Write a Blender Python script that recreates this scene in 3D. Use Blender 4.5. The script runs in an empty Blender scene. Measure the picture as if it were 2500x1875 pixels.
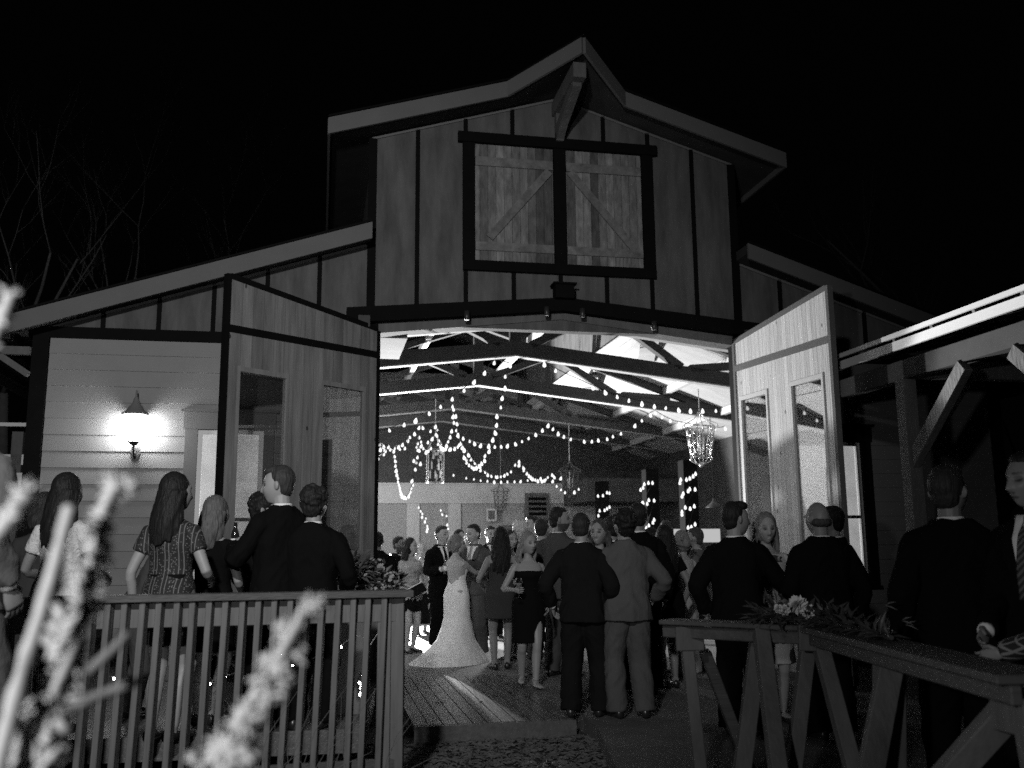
import bpy, bmesh, math, random
import numpy as np
from mathutils import Vector, Matrix, noise
from mathutils.bvhtree import BVHTree
random.seed(7)
R = math.radians
scene = bpy.context.scene
col = scene.collection

# ---------------------------------------------------------------- camera
FPX, PITCH, ROLL, EYE, YAW = 2330.0, R(9.78), R(0.5), 1.48, R(11.3)
_fw = Vector((0, math.cos(PITCH), math.sin(PITCH)))
_r0 = Vector((1, 0, 0)); _u0 = Vector((0, -math.sin(PITCH), math.cos(PITCH)))
_up = _u0*math.cos(ROLL) + _r0*math.sin(ROLL)
_rt = _r0*math.cos(ROLL) - _u0*math.sin(ROLL)
cam_d = bpy.data.cameras.new('camera'); cam = bpy.data.objects.new('camera', cam_d); col.objects.link(cam)
m = Matrix.Identity(4)
for i, v in enumerate((_rt, _up, -_fw)):
    for k in range(3): m[k][i] = v[k]
m[2][3] = EYE
cam.matrix_world = m
cam_d.sensor_width = 36; cam_d.lens = FPX*36/2500
cam_d.clip_start = 0.05; cam_d.clip_end = 500
cam_d.dof.use_dof = True; cam_d.dof.focus_distance = 8.6; cam_d.dof.aperture_fstop = 2.0
scene.camera = cam

# ---------------------------------------------------------------- night sky, exposure
w_ = bpy.data.worlds.new('World'); scene.world = w_; w_.use_nodes = True
bg = w_.node_tree.nodes['Background']; bg.inputs[0].default_value = (1, 1, 1, 1); bg.inputs[1].default_value = 0.0005
vs = scene.view_settings
vs.view_transform = 'Standard'; vs.look = 'None'; vs.gamma = 1; vs.exposure = 0; vs.use_curve_mapping = False
scene.cycles.use_denoising = False
scene.cycles.sample_clamp_indirect = 1.5
scene.cycles.max_bounces = 6; scene.cycles.diffuse_bounces = 1; scene.cycles.glossy_bounces = 2
scene.cycles.transparent_max_bounces = 12
scene.cycles.caustics_reflective = False; scene.cycles.caustics_refractive = False
# assumed spot that lights the facade, off left behind the camera, no fixture
def lamp(name, loc, power, radius, kind='POINT'):
    l = bpy.data.lights.new(name, kind); l.energy = power; l.shadow_soft_size = radius
    o = bpy.data.objects.new(name, l); o.location = loc; col.objects.link(o); return o
assumed_facade_spot = lamp('assumed_facade_spot', (-1.2, -0.8, 4.8), 2100, 0.15, 'SPOT')
assumed_facade_spot.data.spot_size = R(78); assumed_facade_spot.data.spot_blend = 1.0
assumed_facade_spot.rotation_euler = (Vector((-2.7, 9.0, 3.6))-assumed_facade_spot.location).to_track_quat('-Z', 'Y').to_euler()

# assumed point light, added without a fixture to brighten the dry flower stalks
assumed_stalk_light = lamp('assumed_stalk_light', (-1.5, -0.3, 2.0), 260, 0.1)

def ray(x, y):
    d = _fw + _rt*((x-1250)/FPX) - _up*((y-937.5)/FPX)
    return d/d.y
def at(x, y, Y): return Vector((0, 0, EYE)) + ray(x, y)*Y
BO = Vector((0.634, 11.845, 0))
BU = Vector((math.cos(YAW), math.sin(YAW), 0)); BW = Vector((-math.sin(YAW), math.cos(YAW), 0))
def B(u, w, z): return BO + BU*u + BW*w + Vector((0, 0, z))
def loc_uw(p): q = Vector(p)-BO; return (q.dot(BU), q.dot(BW), p[2])
def facw(x, y, w):
    d = ray(x, y); c = Vector((0, 0, EYE)); t = (BO+BW*w-c).dot(BW)/d.dot(BW); return loc_uw(c+d*t)

# ---------------------------------------------------------------- materials (black and white scene)
MATS = {}
def mat(name, v, rough=0.8, var=0.0, scale=8.0, stretch=(1, 1, 1), bump=0.0, bscale=None, plank=None, pvar=0.0, gap=.4, spec=0.2, tone=False, knots=False, metal=0.0, detail=5):
    if name in MATS: return MATS[name]
    M = bpy.data.materials.new(name); M.use_nodes = True; MATS[name] = M
    nt = M.node_tree; N = nt.nodes; L = nt.links
    p = N['Principled BSDF']; p.inputs['Roughness'].default_value = rough
    p.inputs['Specular IOR Level'].default_value = spec; p.inputs['Metallic'].default_value = metal
    val = None
    def math_(op, a, b=None):
        n = N.new('ShaderNodeMath'); n.operation = op
        for i, s in enumerate((a, b)):
            if s is None: continue
            if isinstance(s, (int, float)): n.inputs[i].default_value = s
            else: L.new(s, n.inputs[i])
        return n.outputs[0]
    tc = N.new('ShaderNodeTexCoord')
    base = v
    if var or bump:
        mp = N.new('ShaderNodeMapping'); L.new(tc.outputs['Object'], mp.inputs[0]); mp.inputs['Scale'].default_value = stretch
        nz = N.new('ShaderNodeTexNoise'); nz.inputs['Scale'].default_value = scale; nz.inputs['Detail'].default_value = detail; nz.inputs['Roughness'].default_value = 0.65
        L.new(mp.outputs[0], nz.inputs['Vector'])
        if var:
            f = math_('MULTIPLY', math_('SUBTRACT', nz.outputs[0], 0.5), 2.2*var)
            base = math_('MULTIPLY', math_('ADD', f, 1.0), v)
    if plank:
        ax, pw = plank
        sp = N.new('ShaderNodeSeparateXYZ'); L.new(tc.outputs['Object'], sp.inputs[0])
        q = math_('DIVIDE', sp.outputs[ax], pw); fl = math_('FLOOR', q)
        wn = N.new('ShaderNodeTexWhiteNoise'); wn.noise_dimensions = '1D'; L.new(fl, wn.inputs['W'])
        f = math_('ADD', math_('MULTIPLY', math_('SUBTRACT', wn.outputs[0], 0.5), 2*pvar), 1.0)
        base = math_('MULTIPLY', base, f)
        fr = math_('FRACT', q)
        gap_ = math_('LESS_THAN', math_('ABSOLUTE', math_('SUBTRACT', fr, 0.5)), 0.47)
        gapm = math_('ADD', math_('MULTIPLY', gap_, 1-gap), gap)
        base = math_('MULTIPLY', base, gapm)
    if knots:
        vo = N.new('ShaderNodeTexVoronoi'); vo.inputs['Scale'].default_value = 3.2
        mp2 = N.new('ShaderNodeMapping'); L.new(tc.outputs['Object'], mp2.inputs[0]); mp2.inputs['Scale'].default_value = (1.6, 1.6, 0.9)
        L.new(mp2.outputs[0], vo.inputs['Vector'])
        k = math_('GREATER_THAN', vo.outputs['Distance'], 0.075)
        base = math_('MULTIPLY', base, math_('ADD', math_('MULTIPLY', k, 0.75), 0.25))
    if tone:
        at_ = N.new('ShaderNodeAttribute'); at_.attribute_name = 'tone'
        base = math_('MULTIPLY', base, at_.outputs['Fac'])
    if isinstance(base, (int, float)):
        p.inputs['Base Color'].default_value = (v, v, v, 1)
    else:
        cl = N.new('ShaderNodeClamp'); L.new(base, cl.inputs[0])
        cb = N.new('ShaderNodeCombineColor')
        for i in range(3): L.new(cl.outputs[0], cb.inputs[i])
        L.new(cb.outputs[0], p.inputs['Base Color'])
    if bump:
        b = N.new('ShaderNodeBump'); b.inputs['Strength'].default_value = bump; b.inputs['Distance'].default_value = 0.02
        if bscale:
            n2 = N.new('ShaderNodeTexNoise'); n2.inputs['Scale'].default_value = bscale; n2.inputs['Detail'].default_value = 4
            L.new(mp.outputs[0], n2.inputs['Vector']); L.new(n2.outputs[0], b.inputs['Height'])
        else: L.new(nz.outputs[0], b.inputs['Height'])
        L.new(b.outputs[0], p.inputs['Normal'])
    return M
def emit(name, s):
    if name in MATS: return MATS[name]
    M = bpy.data.materials.new(name); M.use_nodes = True; MATS[name] = M
    nt = M.node_tree; nt.nodes.clear(); e = nt.nodes.new('ShaderNodeEmission'); e.inputs[1].default_value = s
    o = nt.nodes.new('ShaderNodeOutputMaterial'); nt.links.new(e.outputs[0], o.inputs[0]); return M
def glass(name, fac=0.12, tint=0.9, rough=0.02, dirt=0.0, haze=False):
    if name in MATS: return MATS[name]
    M = bpy.data.materials.new(name); M.use_nodes = True; MATS[name] = M
    nt = M.node_tree; N = nt.nodes; N.clear(); L = nt.links
    t = N.new('ShaderNodeBsdfTransparent'); t.inputs[0].default_value = (tint, tint, tint, 1)
    g = N.new('ShaderNodeBsdfGlossy'); g.inputs['Roughness'].default_value = rough; g.inputs[0].default_value = (1, 1, 1, 1)
    mx = N.new('ShaderNodeMixShader'); mx.inputs[0].default_value = fac
    L.new(t.outputs[0], mx.inputs[1]); L.new(g.outputs[0], mx.inputs[2]); out = mx
    if dirt:
        d = N.new('ShaderNodeBsdfDiffuse'); d.inputs[0].default_value = (0.7, 0.7, 0.7, 1)
        if haze:
            tr = N.new('ShaderNodeBsdfTranslucent'); tr.inputs[0].default_value = (0.7, 0.7, 0.7, 1)
            ad = N.new('ShaderNodeMixShader'); ad.inputs[0].default_value = .5; L.new(d.outputs[0], ad.inputs[1]); L.new(tr.outputs[0], ad.inputs[2]); d = ad
        nz = N.new('ShaderNodeTexNoise'); nz.inputs['Scale'].default_value = 2.2; nz.inputs['Detail'].default_value = 6
        tc = N.new('ShaderNodeTexCoord'); L.new(tc.outputs['Object'], nz.inputs['Vector'])
        ml = N.new('ShaderNodeMath'); ml.operation = 'MULTIPLY'; ml.inputs[1].default_value = dirt; L.new(nz.outputs[0], ml.inputs[0])
        m2 = N.new('ShaderNodeMixShader'); L.new(ml.outputs[0], m2.inputs[0]); L.new(mx.outputs[0], m2.inputs[1]); L.new(d.outputs[0], m2.inputs[2]); out = m2
    o = N.new('ShaderNodeOutputMaterial'); L.new(out.outputs[0], o.inputs[0]); return M

V = (8, 8, 0.7); H_ = (0.7, 8, 8)
M_ply = mat('plywood_siding', 0.105, 0.85, 0.85, 2.6, (1.8, 1.8, 0.4), 0.25, 9)
M_black = mat('black_trim', 0.006, 0.8, 0.3, 6, spec=.06)
M_fascia = mat('grey_fascia_paint', 0.135, 0.75, 0.12, 3)
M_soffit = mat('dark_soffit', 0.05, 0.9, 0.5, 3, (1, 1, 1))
M_loft = mat('weathered_planks', 0.17, 0.85, 0.95, 3.2, (6, 6, 1.6), 0.3, 6, plank=(0, 0.105), pvar=0.5)
M_loft2 = mat('weathered_brace', 0.17, 0.85, 0.9, 3.0, (3, 3, 3), 0.3)
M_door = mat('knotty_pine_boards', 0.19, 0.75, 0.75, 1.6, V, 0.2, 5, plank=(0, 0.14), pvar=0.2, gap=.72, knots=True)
M_door_lit = mat('lit_pine_boards', 0.74, 0.7, 0.3, 1.6, V, 0.2, 5, plank=(0, 0.085), pvar=0.12, knots=True)  # lit copy of the door wood: video light put into a paler tone
M_dtrim = mat('door_trim_wood', 0.21, 0.7, 0.5, 2, V)
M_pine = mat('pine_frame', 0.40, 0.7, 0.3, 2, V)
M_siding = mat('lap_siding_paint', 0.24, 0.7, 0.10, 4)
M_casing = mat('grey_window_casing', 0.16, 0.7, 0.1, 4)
M_white = mat('white_frame_paint', 0.75, 0.6)
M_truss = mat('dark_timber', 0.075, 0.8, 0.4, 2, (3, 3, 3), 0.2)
M_ceil = mat('plywood_ceiling', 0.33, 0.85, 0.3, 2.5, (0.5, 1.6, 1.6))
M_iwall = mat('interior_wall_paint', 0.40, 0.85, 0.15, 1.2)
M_band = mat('white_header_board', 0.66, 0.8, 0.06, 2)
M_floor = mat('barn_floor_concrete', 0.16, 0.55, 0.35, 1.5, bump=0.1)
M_deck = mat('deck_boards', 0.10, 0.30, 0.5, 3, (8, 0.7, 8), 0.25, spec=1.0)
M_conc = mat('brushed_concrete', 0.11, 0.85, 0.4, 2.5, bump=0.35, bscale=60)
M_mulch = mat('bark_mulch', 0.05, 0.95, 0.9, 14, bump=1.0, bscale=40)
M_chip = mat('mulch_chips', 0.10, 0.9, 0.7, 9)
M_soil = mat('dark_soil', 0.05, 0.95, 0.5, 5)
M_rail = mat('weathered_rail', 0.14, 0.75, 0.5, 2.5, V, 0.35, 9)
M_cap = mat('rail_cap', 0.085, 0.6, 0.5, 2.5, (0.7, 8, 8), 0.35, 9)
M_timber = mat('rough_timber', 0.12, 0.8, 0.45, 2.5, (3, 3, 1), 0.4, 9)
M_metal = mat('dark_metal', 0.03, 0.4, spec=0.5)
M_bright = mat('bright_lit_edge', 0.7, 0.5, 0.06, 4)  # bright tone stands in for light on the fascia and pergola planks
M_bark = mat('grey_bark', 0.10, 0.95, 0.4, 8)
M_silver = mat('brushed_silver', 0.6, 0.3, metal=1.0)
M_wire = mat('black_wire', 0.02, 0.6)
M_bulb = emit('bulb_glow', 1.5)
M_bulb_far = emit('far_bulb_glow', 7.0)

# ---------------------------------------------------------------- mesh helpers
class MB:
    def __init__(s): s.v = []; s.f = []
    def add(s, vs_, fs): o = len(s.v); s.v += [tuple(q) for q in vs_]; s.f += [tuple(i+o for i in f) for f in fs]
    def hexa(s, p):  # 8 points: bottom 4, top 4
        s.add(p, [(3, 2, 1, 0), (4, 5, 6, 7), (0, 1, 5, 4), (1, 2, 6, 5), (2, 3, 7, 6), (3, 0, 4, 7)])
    def box(s, a, b):
        (x0, y0, z0), (x1, y1, z1) = a, b
        x0, x1 = min(x0, x1), max(x0, x1); y0, y1 = min(y0, y1), max(y0, y1); z0, z1 = min(z0, z1), max(z0, z1)
        s.hexa([(x0, y0, z0), (x1, y0, z0), (x1, y1, z0), (x0, y1, z0), (x0, y0, z1), (x1, y0, z1), (x1, y1, z1), (x0, y1, z1)])
    def prism(s, poly, y0, y1):  # polygon in (x,z) extruded along y; counter-clockwise seen from -y
        n = len(poly)
        s.add([(x, y0, z) for x, z in poly] + [(x, y1, z) for x, z in poly],
              [tuple(range(n)), tuple(range(2*n-1, n-1, -1))] + [((i+1) % n, i, i+n, (i+1) % n+n) for i in range(n)])
    def beam(s, a, b, w, h, up=(0, 0, 1)):
        a = Vector(a); b = Vector(b); d = (b-a).normalized(); up = Vector(up)
        if abs(d.dot(up)) > 0.98: up = Vector((1, 0, 0))
        x = d.cross(up).normalized(); z = x.cross(d).normalized()
        x = x*(w/2); z = z*(h/2)
        s.hexa([a-x-z, a+x-z, a+x+z, a-x+z, b-x-z, b+x-z, b+x+z, b-x+z])
    def loft(s, rings, close=True):
        n = len(rings[0]); o = len(s.v); k = len(rings)
        for r in rings: s.v += [tuple(q) for q in r]
        for j in range(k-1):
            for i in range(n):
                i2 = (i+1) % n
                s.f.append((o+j*n+i, o+j*n+i2, o+(j+1)*n+i2, o+(j+1)*n+i))
        if close:
            s.f.append(tuple(o+i for i in range(n-1, -1, -1))); s.f.append(tuple(o+(k-1)*n+i for i in range(n)))
    def tube(s, pts, rad, n=10, ref=(1, 0, 0), flat=1.0):
        pts = [Vector(p) for p in pts]; k = len(pts)
        if isinstance(rad, (int, float)): rad = [rad]*k
        ref = Vector(ref); rings = []
        for i, p in enumerate(pts):
            d = (pts[min(i+1, k-1)]-pts[max(i-1, 0)])
            if d.length < 1e-9: d = Vector((0, 0, 1))
            d.normalize()
            x = ref - d*ref.dot(d)
            if x.length < 0.05:
                r2 = Vector((0, 1, 0)); x = r2-d*r2.dot(d)
            x.normalize(); y = d.cross(x)
            r = rad[i]; rx, ry = r if isinstance(r, tuple) else (r, r*flat)
            rings.append([p+x*(rx*math.cos(2*math.pi*j/n))+y*(ry*math.sin(2*math.pi*j/n)) for j in range(n)])
        s.loft(rings)
    def sphere(s, c, r, n=12, m_=8, rot=None):
        c = Vector(c); r = (r, r, r) if isinstance(r, (int, float)) else r
        rings = []
        for j in range(m_+1):
            t = math.pi*(j/m_)*0.98+0.0314
            q = []
            for i in range(n):
                a = 2*math.pi*i/n
                v = Vector((r[0]*math.sin(t)*math.cos(a), r[1]*math.sin(t)*math.sin(a), -r[2]*math.cos(t)))
                q.append(c+(rot @ v if rot else v))
            rings.append(q)
        s.loft(rings)
    def lathe(s, prof, c=(0, 0, 0), n=16):
        c = Vector(c)
        s.loft([[c+Vector((r*math.cos(2*math.pi*i/n), r*math.sin(2*math.pi*i/n), z)) for i in range(n)] for r, z in prof])
    def mesh(s, name, smooth=False):
        me = bpy.data.meshes.new(name); me.from_pydata(s.v, [], s.f); me.update()
        if smooth: me.polygons.foreach_set('use_smooth', [True]*len(me.polygons))
        return me
    def build(s, name, material, parent=None, smooth=False, loc=None, bevel=0):
        o = bpy.data.objects.new(name, s.mesh(name, smooth)); col.objects.link(o)
        o.data.materials.append(material)
        if parent: o.parent = parent
        if loc: o.location = loc
        if bevel:
            b = o.modifiers.new('bevel', 'BEVEL'); b.width = bevel; b.segments = 1; b.limit_method = 'ANGLE'
        return o
def tag(o, label=None, cat=None, group=None, kind=None):
    if label: o['label'] = label
    if cat: o['category'] = cat
    if group: o['group'] = group
    if kind: o['kind'] = kind
    return o
def empty(name, loc, rz=0, label=None, cat=None, group=None):
    o = bpy.data.objects.new(name, None); col.objects.link(o); o.location = loc; o.rotation_euler.z = rz
    o.empty_display_size = 0.2
    return tag(o, label, cat, group)
def copy_tree(o, parent=None):
    c = o.copy(); col.objects.link(c)
    if parent: c.parent = parent
    for ch in list(o.children): copy_tree(ch, c)
    return c
def catmull(pts, n=6):
    P = [Vector(p) for p in pts]; out = []
    for i in range(len(P)-1):
        a = P[max(i-1, 0)]; b = P[i]; c = P[i+1]; d = P[min(i+2, len(P)-1)]
        for k in range(n):
            t = k/n
            out.append(0.5*((2*b)+(c-a)*t+(2*a-5*b+4*c-d)*t*t+(3*b-a-3*c+d)*t**3))
    out.append(P[-1]); return out

# ================================================================ ground
g = MB()
gx = [-60, -20, -8, -4, -2, 0, 2, 4, 8, 20, 60]; gy = [-6, -2, 0, 2, 4, 6, 8, 9, 10, 12, 30, 90]
for i in range(len(gx)-1):
    for j in range(len(gy)-1):
        g.add([(gx[i], gy[j], -.14), (gx[i+1], gy[j], -.14), (gx[i+1], gy[j+1], -.14), (gx[i], gy[j+1], -.14)], [(0, 1, 2, 3)])
tag(g.build('ground', M_mulch), kind='structure')
# the concrete path with its curved edge
pts = [(-0.72, 0.0), (-0.72, -1.6), (-0.60, -2.9), (-0.62, -3.4), (-0.74, -4.0), (-0.92, -4.9), (-1.0, -5.8), (-0.9, -7), (-0.6, -8.5), (6.0, -8.5), (6.0, 0.0)]
pm = MB(); n = len(pts)
P_ = [B(u, w, 0) for u, w in pts]
pm.add([(p.x, p.y, -.004) for p in P_] + [(p.x, p.y, -.2) for p in P_], [tuple(range(n)), tuple(range(2*n-1, n-1, -1))] + [((i+1) % n, i, i+n, (i+1) % n+n) for i in range(n)])
tag(pm.build('concrete_path', M_conc), kind='structure')
# mulch chips lying on the bed
ch = MB()
rnd = random.Random(3)
for i in range(5200):
    u = rnd.uniform(-3.2, -0.62); w = rnd.uniform(-6.2, -3.06)
    c = B(u, w, -.135+rnd.random()*.012); a = rnd.uniform(0, 6.28); l = rnd.uniform(.012, .05); b = rnd.uniform(.005, .014); t = rnd.uniform(-.5, .5)
    dx = Vector((math.cos(a), math.sin(a), t*.5))*l; dy = Vector((-math.sin(a), math.cos(a), rnd.uniform(-.5, .5)))*b
    ch.add([c-dx-dy, c+dx-dy, c+dx+dy, c-dx+dy, c+Vector((0, 0, .012))], [(0, 1, 4), (1, 2, 4), (2, 3, 4), (3, 0, 4)])
tag(ch.build('mulch', M_chip), kind='stuff')

# ================================================================ barn
barn = empty('barn', BO, YAW, 'tall wooden event barn with a closed loft door, wide open front and lower side aisles', 'barn')
def part(mb, name, m, smooth=False, parent=None, bevel=0): return mb.build(name, m, parent or barn, smooth, bevel=bevel)
UA, UG = 6.12, 2.42
# floor and decks
f = MB(); f.box((-UA, 0.1, -.3), (UA, 14.3, 0)); tag(part(f, 'floor', M_floor), kind=None)
f = MB()
for i in range(11):
    x = -2.12+i*.128; f.box((x, -2.98, -.05), (x+.118, .095, 0))
f.box((-2.12, -3.02, -.15), (-.70, -2.983, -.004))
dk = part(f, 'porch_deck', M_deck)
# aisle ceiling, roofs
def slab(mb, pts4, t):  # pts (u,w,z) top counter-clockwise, extruded down t
    mb.hexa([(p[0], p[1], p[2]-t) for p in pts4] + list(pts4))
zc = lambda u: 7.5-.305*abs(u)
za = lambda u: 5.36-.33*(abs(u)-UG)
for s in (-1, 1):
    mb = MB()
    e, k = 2.94, .76
    q = [(s*e, -.48, zc(e)), (s*k, -.48, zc(k)), (s*k, 14.3, zc(k)), (s*e, 14.3, zc(e))]
    slab(mb, q if s > 0 else q[::-1], .12)
    q = [(s*k, -.48, zc(k)), (0, -1.28, zc(0)), (0, 14.3, zc(0)), (s*k, 14.3, zc(k))]
    slab(mb, q[::-1] if s < 0 else q, .12)
    q = [(s*UG, -.36, za(UG)), (s*7.05, -.36, za(7.05)), (s*7.05, 14.3, za(7.05)), (s*UG, 14.3, za(UG))]
    slab(mb, q if s > 0 else q[::-1], .12)
    for x in np.arange(6.25, 7.0, .16): mb.box((s*x, -.3, za(x)-.2), (s*(x+.06), 14, za(x)-.125))
    part(mb, 'roof', M_soffit)
    fb = MB()
    def fas(a, b, t=.035, h=.205):
        a = Vector(a); b = Vector(b); d = (b-a); nrm = Vector((d.y, -d.x, 0)).normalized()*t
        if nrm.y > 0: nrm = -nrm
        lo = Vector((0, 0, -h))
        fb.hexa([a+nrm+lo, b+nrm+lo, b+lo, a+lo, a+nrm, b+nrm, b, a])
    A1 = [(s*2.97, -.485, zc(2.97)+.01), (s*.76, -.485, zc(.76)+.01), (0, -1.29, 7.51)]
    for i in range(2): fas(A1[i], A1[i+1])
    fas((s*UG*1.0, -.365, za(UG)+.01), (s*7.08, -.365, za(7.08)+.01))
    fb.box((s*2.945, -.48, zc(2.94)-.2), (s*2.975, 14.3, zc(2.94)+.005))
    fb.box((s*7.055, -.36, za(7.05)-.2), (s*7.085, 14.3, za(7.05)+.005))
    part(fb, 'fascia', M_fascia)
    # shingle edge above the fascia
    se = MB()
    for i in range(2):
        a = Vector(A1[i])+Vector((0, -.06, .003)); b = Vector(A1[i+1])+Vector((0, -.06, .003)); d = Vector((0, .5, 0)); up_ = Vector((0, 0, .025))
        se.hexa([a, b, b+d, a+d, a+up_, b+up_, b+d+up_, a+d+up_] if s < 0 else [b, a, a+d, b+d, b+up_, a+up_, a+d+up_, b+d+up_])
    a = Vector((s*UG, -.42, za(UG)+.013)); b = Vector((s*7.1, -.42, za(7.1)+.013))
    se.hexa([b, a, a+d, b+d, b+up_, a+up_, a+d+up_, b+d+up_] if s < 0 else [a, b, b+d, a+d, a+up_, b+up_, b+d+up_, a+d+up_])
    part(se, 'roof_edge', M_black)
    # clerestory side walls
    cw = MB(); cw.box((s*2.40, .16, 5.2), (s*2.30, 14.2, 6.62)); part(cw, 'side_wall', M_ply)
# gable wall
gw = MB(); gw.prism([(-UG, 4.2), (UG, 4.2), (UG, 6.62), (0, 7.36), (-UG, 6.62)], 0, .15); part(gw, 'gable_wall', M_ply)
# aisle walls above the beams
for s in (-1, 1):
    mb = MB(); pl = [(s*UG, 3.95), (s*UG, 5.22), (s*6.1, 4.0), (s*6.1, 3.95)]
    mb.prism(pl if s < 0 else pl[::-1], .0, .13); part(mb, 'upper_wall', M_ply)
# battens and trims
def batten(a, b):
    bt = MB(); bt.box(a, b); part(bt, 'batten_trim', M_black)
for k in range(-3, 4):
    u = k*.615
    top = 7.34-.305*abs(u)
    if abs(u) < 1.3: batten((u-.026, -.022, 6.755), (u+.026, 0, top)); batten((u-.026, -.022, 4.45), (u+.026, 0, 4.93))
    else: batten((u-.026, -.022, 4.3), (u+.026, 0, top))
for s in (-1, 1):
    k = 1
    while UG+.61*k < 6.0:
        u = s*(UG+.61*k); batten((u-.026, -.022, 4.02), (u+.026, 0, za(abs(u))-.13)); k += 1
    batten((s*(UG-.06), -.03, 4.3), (s*(UG+.04), .0, 6.6))
# thin pale rake boards
rk = MB()
for s in (-1, 1):
    a = Vector((s*UG, -.012, 6.60)); b = Vector((0, -.012, 7.34)); rk.beam(a, b, .02, .03)
    rk.beam((s*(UG+.05), -.012, za(UG+.05)-.15), (s*6.1, -.012, za(6.1)-.15), .02, .03)
part(rk, 'rake_board', M_casing)
# posts and beams of the front
for s in (-1, 1):
    mb = MB(); mb.box((s*6.03, -.05, -.2), (s*6.2, .12, 4.02)); part(mb, 'corner_post', M_black)
    mb = MB(); mb.box((s*2.31, -.03, 0), (s*2.46, .13, 4.2)); part(mb, 'jamb_post', M_black)
    mb = MB(); mb.box((s*2.46, -.045, 3.9), (s*6.03, -.002, 4.03)); part(mb, 'wall_beam', M_black)
lb = MB(); lb.prism([(-2.7, 4.17), (0, 4.43), (2.7, 4.17), (2.7, 4.36), (0, 4.60), (-2.7, 4.36)], -.16, -.025); part(lb, 'lintel', M_black)
lb = MB(); lb.prism([(-2.31, 4.085), (0, 4.345), (2.31, 4.085), (2.31, 4.3), (0, 4.5), (-2.31, 4.3)], -.022, .24); part(lb, 'header_beam', M_timber)
# small downlights and a centre box on the lintel
for px, py in ((1140, 770), (1335, 760), (1422, 764), (1597, 795)):
    u, w, z = facw(px, py, -.22)
    mb = MB(); mb.lathe([(.0, .055), (.035, .055), (.035, -.05), (.03, -.055), (.0, -.05)], (u, -.22, z)); mb.box((u-.02, -.19, z-.02), (u+.02, -.155, z+.03))
    sp = part(mb, 'spotlight', M_metal, True)
    l = MB(); l.lathe([(0, -.052), (.026, -.053), (.026, -.058), (0, -.058)], (u+.0, -.22, z-.001)); l.build('lens', M_silver, sp)
mb = MB(); mb.box((-.13, -.26, 4.57), (.11, -.10, 4.74)); mb.box((-.16, -.29, 4.742), (.14, -.08, 4.765)); part(mb, 'centre_bracket', M_black)
for s in (-1, 1):
    mb = MB(); mb.box((s*2.42, -.2, 4.12), (s*2.56, -.162, 4.26)); part(mb, 'beam_end', M_truss)
# hay hood beam and knee brace
mb = MB(); mb.beam((0, -1.12, 7.19), (0, -.0, 7.19), .16, .19); part(mb, 'ridge_beam', M_timber)
mb = MB(); mb.beam((0, -.98, 7.10), (0, -.10, 6.86), .11, .13); mb.box((-.05, -.12, 6.72), (.05, -.03, 7.10)); mb.beam((0, -.52, 6.99), (0, -.06, 6.78), .10, .12); part(mb, 'knee_brace', M_timber)
# loft door
lf = MB()
lf.box((-1.335, -.09, 6.63), (1.335, -.024, 6.765)); lf.box((-1.27, -.08, 4.93), (1.27, -.024, 5.06))
lf.box((-1.27, -.07, 5.062), (-1.12, -.001, 6.628)); lf.box((1.12, -.07, 5.062), (1.27, -.001, 6.628)); lf.box((-.08, -.07, 5.062), (.08, -.001, 6.628))
part(lf, 'loft_frame', M_black)
for s in (-1, 1):
    mb = MB(); mb.box((s*.085, -.03, 5.065), (s*1.115, -.002, 6.625)); ld = part(mb, 'loft_door', M_loft)
    b2 = MB()
    b2.box((s*.09, -.055, 6.33), (s*1.11, -.031, 6.45)); b2.box((s*.09, -.055, 5.2), (s*1.11, -.031, 5.31))
    a, c = (-.93, 5.37), (-.14, 6.31)
    if s > 0: a, c = (1.06, 5.24), (.14, 6.32)
    b2.beam((a[0], -.044, a[1]), (c[0], -.044, c[1]), .024, .105, up=(1, 0, .3)) if False else None
    dx, dz = c[0]-a[0], c[1]-a[1]; L_ = math.hypot(dx, dz); nx, nz = -dz/L_*.052, dx/L_*.052
    poly = [(a[0]-nx, a[1]-nz), (c[0]-nx, c[1]-nz), (c[0]+nx, c[1]+nz), (a[0]+nx, a[1]+nz)]
    b2.prism(poly, -.06, -.033); b2.build('brace', M_loft2, ld)
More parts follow.
